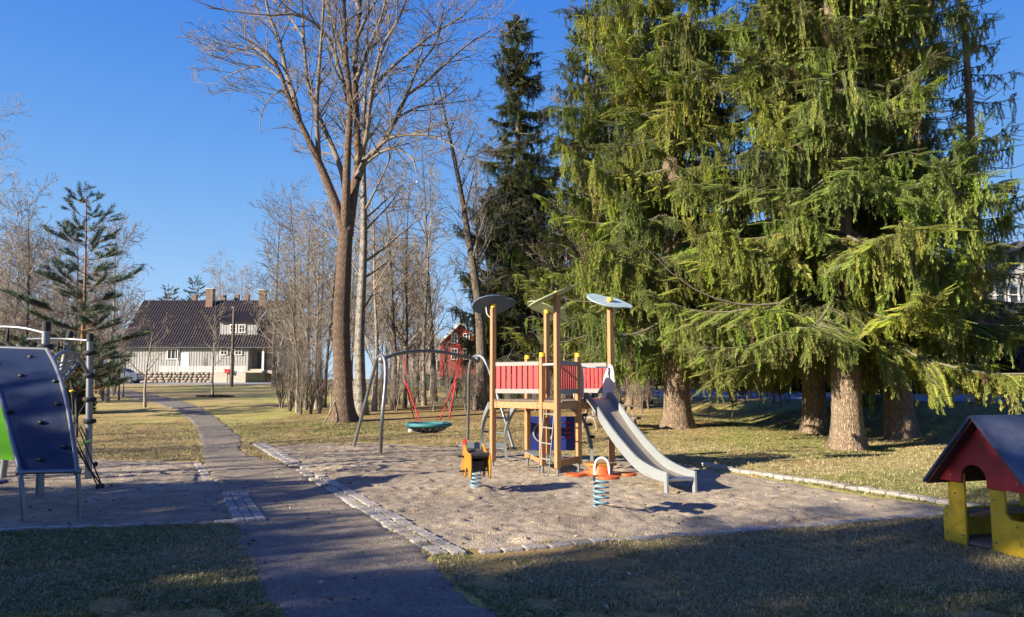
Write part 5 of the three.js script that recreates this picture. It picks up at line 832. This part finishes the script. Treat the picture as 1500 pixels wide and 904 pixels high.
{ // white house behind the spruces, lattice, bins
  const D0 = 44, X = (px) => (px - 750) / F * D0, Y = (py) => EYE + (562 - py) * D0 / F, gy = H(X(1490), D0), o = thing('gabled_house', 'white gabled house with dark framed windows behind the spruces', 'house', V(X(1500), gy, -D0), -0.15), hw = 3.1, ev = Y(436) - gy, rg = Y(362) - gy;
  part('wall', slab([[-hw, 0], [hw, 0], [hw, ev], [0, rg], [-hw, ev]], 0.2), M.houseWhite, o); part('side_wall', bx(0.2, ev, 8, -hw + 0.1, ev / 2, -4.1), M.houseWhite, o); part('side_wall', bx(0.2, ev, 8, hw - 0.1, ev / 2, -4.1), M.houseWhite, o); part('plinth', bx(2 * hw + 0.1, 0.5, 8.3, 0, 0.1, -4), M.concrete, o);
  const pl = Math.hypot(hw, rg - ev); for (const s of [-1, 1]) { const m = part('roof', bx(pl + 0.6, 0.15, 9, 0, 0, 0), M.tile, o, V(s * hw / 2, (ev + rg) / 2 + 0.1, -3.9)); m.rotation.z = -s * Math.atan2(rg - ev, hw); part('barge_board', boxBetween(V(0, rg + 0.2, 0.65), V(s * (hw + 0.4), ev - 0.28, 0.65), 0.06, 0.25), M.darkDoor, o); }
  for (const px of [1470, 1489]) windowUnit(o, X(px) - X(1500), Y(432) - gy, 0.1, 0.5, 0.95, 1, 2, M.white); windowUnit(o, -0.9, Y(505) - gy, 0.1, 0.9, 1.2);
  { const w = 3.4, h = 1.25, D = 35, f = thing('lattice_fence', 'white diagonal lattice fence beyond the road below the white house', 'fence', V((1492 - 750) / F * D, baseH((1492 - 750) / F * D, D), -D), -0.3); const g = [], cl = (c, s) => { const p = []; for (const [x, y] of [[-w / 2, (-w / 2) * s + c], [w / 2, (w / 2) * s + c]]) p.push([x, y]); let [a, b] = p; const cut = (p1, p2) => { let [x, y] = p1; if (y < 0.12) { x += (0.12 - y) / s; y = 0.12; } if (y > h) { x += (h - y) / s; y = h; } return [x, y]; }; a = cut(a); b = cut(b); if (Math.abs(a[0] - b[0]) > 0.05 && Math.max(Math.abs(a[0]), Math.abs(b[0])) <= w / 2 + 1e-6) g.push(boxBetween(V(a[0], a[1], s * 0.012), V(b[0], b[1], s * 0.012), 0.014, 0.035, 0, V(0, 0, 1))); }; for (let c = -2; c < 3.4; c += 0.17) { cl(c, 1); cl(c, -1); } const p = part('lattice', g, M.white, f); p.userData.kind = 'stuff'; part('frame', [bx(w, 0.07, 0.05, 0, h, 0), bx(w, 0.07, 0.05, 0, 0.1, 0)], M.white, f); for (const x of [-w / 2, 0, w / 2]) part('fence_post', bx(0.08, h + 0.4, 0.08, x, h / 2 - 0.1, -0.05), M.white, f); }
  const bin = (label, px, D, mat, ry) => { const Xb = (px - 750) / F * D, b = thing('wheelie_bin', label, 'bin', V(Xb, baseH(Xb, D) + 0.0, -D), ry); const g = new THREE.CylinderGeometry(0.42, 0.34, 0.9, 4, 1).rotateY(Math.PI / 4); g.scale(0.95, 1, 1.1); part('body', g.translate(0, 0.55, 0), mat, b); part('lid', bx(0.62, 0.07, 0.72, 0, 1.03, 0.02, 0.02), mat, b); part('handle', rod(V(-0.22, 1.0, -0.4), V(0.22, 1.0, -0.4), 0.02), mat, b); for (const s of [-1, 1]) part('wheel', new THREE.CylinderGeometry(0.1, 0.1, 0.06, 14).rotateZ(Math.PI / 2).translate(s * 0.28, 0.1, -0.3), M.rubber, b); part('sticker', bx(0.16, 0.16, 0.006, 0, 0.75, 0.345), M.paper, b); return b; };
  const bd = roadD(10.5) + 3.6; bin('black wheelie bin beyond the road, first of three from the slide', 1044, bd + 1.2, M.binBlack, -0.1); bin('black wheelie bin beyond the road between two others', 1058, bd + 1, M.binBlack, 0.1); bin('black wheelie bin beyond the road, last of three towards the big spruces', 1072, bd + 0.8, M.binBlack, 0);
  { const D = 52, Xb = (632 - 750) / F * D, b = thing('litter_bin', 'dark green park litter bin on the far lawn behind the swing', 'bin', onGround(Xb, D)); part('body', bx(0.7, 1.0, 0.6, 0, 0.62, 0, 0.04), M.binGreen, b); part('lid', bx(0.76, 0.08, 0.66, 0, 1.16, 0, 0.02), M.binGreen, b); part('stand', bx(0.1, 0.3, 0.1, 0, 0, 0), M.galv, b); }
}
// ---------------------------------------------------------------- hedge shrubs beyond the road
{
  const leaf = (() => { const gb = new GB(), r = rng(2); for (let k = 0; k < 26; k++) { const d = V(r() - 0.5, r() - 0.4, r() - 0.5).normalize(), p = V(r() - 0.5, r() - 0.5, r() - 0.5).multiplyScalar(0.3), s = V(r() - 0.5, r() - 0.5, r() - 0.5).cross(d).normalize().multiplyScalar(0.03), e = p.clone().addScaledVector(d, 0.13), m = p.clone().lerp(e, 0.5); gb.quad(p, m.clone().add(s), e, m.clone().sub(s)); } return gb.geo(); })();
  const r = rng(19), c = new THREE.Color();
  function bush(label, X, D, w, h, d, n, tone, group) {
    const g = thing('hedge_shrub', label, 'shrub', onGround(X, D), r() * 3, group), im = shade(new THREE.InstancedMesh(leaf, M.needlePine, n)), M4 = new THREE.Matrix4(), e = new THREE.Euler(), q = new THREE.Quaternion(); im.name = 'foliage'; im.userData.kind = 'stuff';
    for (let k = 0; k < n; k++) { const a = r() * 6.28, z = r(), rr = Math.sqrt(1 - Math.pow(z * 0.98, 3)) * (0.55 + 0.45 * Math.sqrt(r())) * (0.75 + 0.5 * noise(a * 1.6, z * 3 + X)); M4.compose(V(Math.cos(a) * rr * w / 2, 0.1 + z * h, Math.sin(a) * rr * d / 2), q.setFromEuler(e.set(r() * 6, r() * 6, r() * 6)), V(1, 1, 1).multiplyScalar(0.8 + 0.7 * r())); im.setMatrixAt(k, M4); const v = 0.6 + 0.8 * r(); im.setColorAt(k, c.setRGB(tone[0] * v, tone[1] * v, tone[2] * v)); }
    g.add(im); const st = new GB(); for (let k = 0; k < 7; k++) st.tube([V(0, -0.1, 0), V((r() - 0.5) * w * 0.4, h * 0.5, (r() - 0.5) * d * 0.4), V((r() - 0.5) * w * 0.8, h * 0.9, (r() - 0.5) * d * 0.8)], [0.04, 0.025, 0.01], 5); part('stems', st.geo(), M.twigGrey, g);
  }
  const G = 'evergreen hedge shrubs beyond the road';
  for (let k = 0; k < 21; k++) { const i = 128 + k * 4.6 | 0, s = roadS[i], t = roadT[i], off = -(ROAD_HALF + 2.6 + r() * 3); bush('dark evergreen hedge shrub along the far side of the road', s.x + t.z * off, s.z - t.x * off, 2.8 + r() * 1.4, 2 + r() * 1.9, 2.4, 1800, k % 4 === 2 ? [0.07, 0.055, 0.03] : [0.03, 0.042, 0.02], G); }
  const p = gnd(96, 606); bush('low green bush on the grass behind the climbing frame', ...p, 2, 1.1, 1.8, 1200, [0.045, 0.06, 0.025]);
}
// bare shrubs beyond the road
{ const r = rng(23); for (let k = 0; k < 12; k++) { const i = 140 + k * 6 | 0, s = roadS[i], t = roadT[i], off = -(ROAD_HALF + 1.5 + r() * 5), X = s.x + t.z * off, D = s.z - t.x * off; dup(shrubs[k % 3], onGround(X, D), r() * 6, 0.9 + 0.7 * r(), 'leafless shrub among the evergreen hedge beyond the road', 'leafless shrubs beyond the road'); } }
// sticks against the big tree
{ const a = gnd(473, 622), b = gnd(497, 612); for (const [x0, y0, x1, y1, l] of [[473, 621, 491, 586, 'dead stick leaning on the big forked tree trunk'], [482, 611, 484, 577, 'short upright dead stick beside the big forked tree trunk']]) { const p = gnd(x0, y0), D = p[1], q = at(x1, y1, D + 0.6), base = onGround(...p); tag(part('dead_stick', pipe([V(0, -0.03, 0), q.clone().sub(base).multiplyScalar(0.5).add(V(0.04, 0, 0)), q.clone().sub(base)], 0.025, 12, 6), M.twigPale, scene, base), l, 'stick'); } }
// ---------------------------------------------------------------- grass tufts, grit and litter
{
  const tuft = (seed, n, h) => { const gb = new GB(), r = rng(seed); for (let k = 0; k < n; k++) { const a = r() * 6.28, q = r() * 0.05, p = V(Math.cos(a) * q, -0.005, Math.sin(a) * q), b = r() * 6.28, L = h * (0.5 + 0.8 * r()), lean = 0.3 + 1.1 * r(), w = V(-Math.sin(b), 0, Math.cos(b)).multiplyScalar(0.0022 + 0.0015 * r()), m = p.clone().add(V(Math.cos(b) * L * lean * 0.35, L * 0.6, Math.sin(b) * L * lean * 0.35)), e = p.clone().add(V(Math.cos(b) * L * lean, L * 0.75, Math.sin(b) * L * lean)); gb.quad(p.clone().sub(w), p.clone().add(w), m.clone().add(w), m.clone().sub(w)); gb.tri(m.clone().sub(w), m.clone().add(w), e); } return gb.geo(); };
  const geos = [tuft(1, 9, 0.04), tuft(2, 7, 0.055), tuft(3, 11, 0.03)], lists = [[], [], []], cols = [[], [], []], r = rng(66), M4 = new THREE.Matrix4(), q = new THREE.Quaternion();
  const tryPut = (X, D, s) => {
    const sd = sandSD(X, D), edge = 0.12 * (noise(X * 3, D * 3) - 0.4); if (sd > edge - 0.02) return; if (pathSD(X, D) > -0.02 + edge) return; if (roadAt(X, D).sd < ROAD_HALF + 0.2) return;
    const patch = fbm(X * 0.9 + 3, D * 0.9, 3); if (patch < 0.22 + 0.12 * r()) return;
    const k = r() * 3 | 0; q.setFromAxisAngle(V(0, 1, 0), r() * 6.28); const z = s * (0.7 + 0.6 * r()); M4.compose(V(X, H(X, D), -D), q, V(z, z * (0.7 + 0.5 * r()), z)); lists[k].push(M4.clone());
    const g = r() < 0.12 + 0.5 * sstep(0.45, 0.65, fbm(X * 0.25 + 3, D * 0.25, 4)) ? 1 : 0, v = 0.65 + 0.7 * r(); cols[k].push(g ? [0.13 * v, 0.15 * v, 0.036 * v] : [0.31 * v, 0.255 * v, 0.13 * v]);
  };
  for (let i = 0; i < 330000; i++) { const D = 3.6 + 9 * Math.pow(r(), 1.15), X = (r() - 0.5) * 1.5 * D + (r() - 0.5); tryPut(X, D, 0.75); }
  for (let i = 0; i < 80000; i++) { const D = 12 + 16 * r(), X = (r() - 0.5) * 1.42 * D; tryPut(X, D, 1.05); }
  geos.forEach((g, k) => { const im = shade(new THREE.InstancedMesh(g, M.blade, lists[k].length)), c = new THREE.Color(); lists[k].forEach((m, i) => { im.setMatrixAt(i, m); im.setColorAt(i, c.setRGB(...cols[k][i])); }); im.name = numbered('grass'); tag(im, ['short dry grass blades across the lawn', 'longer dry grass blades across the lawn', 'fine low grass blades across the lawn'][k], 'grass', null, 'stuff'); scene.add(im); });
  { const lf = new GB(); lf.quad(V(-0.5, 0, 0), V(0, 0.12, -0.32), V(0.55, 0.05, 0), V(0, 0.02, 0.32)); const n = 3600, im = shade(new THREE.InstancedMesh(lf.geo(), M.blade, n)), c = new THREE.Color(), e = new THREE.Euler();
    for (let i = 0; i < n; i++) { const near = r() < 0.6, D = near ? 3.8 + 8 * r() : 12 + 22 * r(), X = near ? (r() - 0.5) * 1.5 * D : (r() - 0.62) * 1.1 * D, y = sandSD(X, D) > 0 ? sandH(X, D) : H(X, D) + (pathSD(X, D) > 0 ? 0.016 : 0.022), s = 0.025 + 0.04 * r() * r() + (near ? 0 : 0.03); M4.compose(V(X, y, -D), q.setFromEuler(e.set((r() - 0.5) * 0.9, r() * 6, (r() - 0.5) * 0.9)), V(s, s, s)); im.setMatrixAt(i, M4); const v = 0.6 + 0.8 * r(); im.setColorAt(i, r() < 0.6 ? c.setRGB(0.15 * v, 0.085 * v, 0.04 * v) : c.setRGB(0.3 * v, 0.22 * v, 0.13 * v)); }
    im.name = 'leaves'; tag(im, 'scattered brown dead leaves on the grass and path', 'leaves', null, 'stuff'); scene.add(im); }
  // grit, cones and dead leaves
  const chip = new THREE.IcosahedronGeometry(0.5, 0); chip.scale(1, 0.45, 0.7); const n = 16000, im = shade(new THREE.InstancedMesh(chip, M.blade, n)), c = new THREE.Color(), e = new THREE.Euler();
  for (let i = 0; i < n; i++) { const D = 5 + 17 * Math.pow(r(), 0.8), X = (r() - 0.5) * 1.4 * D, sd = sandSD(X, D), y = sd > 0 ? sandH(X, D) : H(X, D) + (pathSD(X, D) > 0 ? 0.014 : 0.01), s = (r() < 0.03 ? 0.05 : 0.008 + 0.018 * r() * r()); M4.compose(V(X, y + s * 0.1, -D), q.setFromEuler(e.set(r() - 0.5, r() * 6, r() - 0.5)), V(s, s, s)); im.setMatrixAt(i, M4); const v = r(); im.setColorAt(i, v < 0.5 ? c.setRGB(0.07, 0.045, 0.03) : v < 0.8 ? c.setRGB(0.2, 0.16, 0.12) : c.setRGB(0.38, 0.33, 0.27)); }
  im.name = 'litter'; tag(im, 'scattered pebbles, cones and bits of bark on the ground', 'litter', null, 'stuff'); scene.add(im);
}
scene.traverse((o) => { if (o.isMesh) { o.castShadow = true; o.receiveShadow = true; } });
renderer.render(scene, camera);
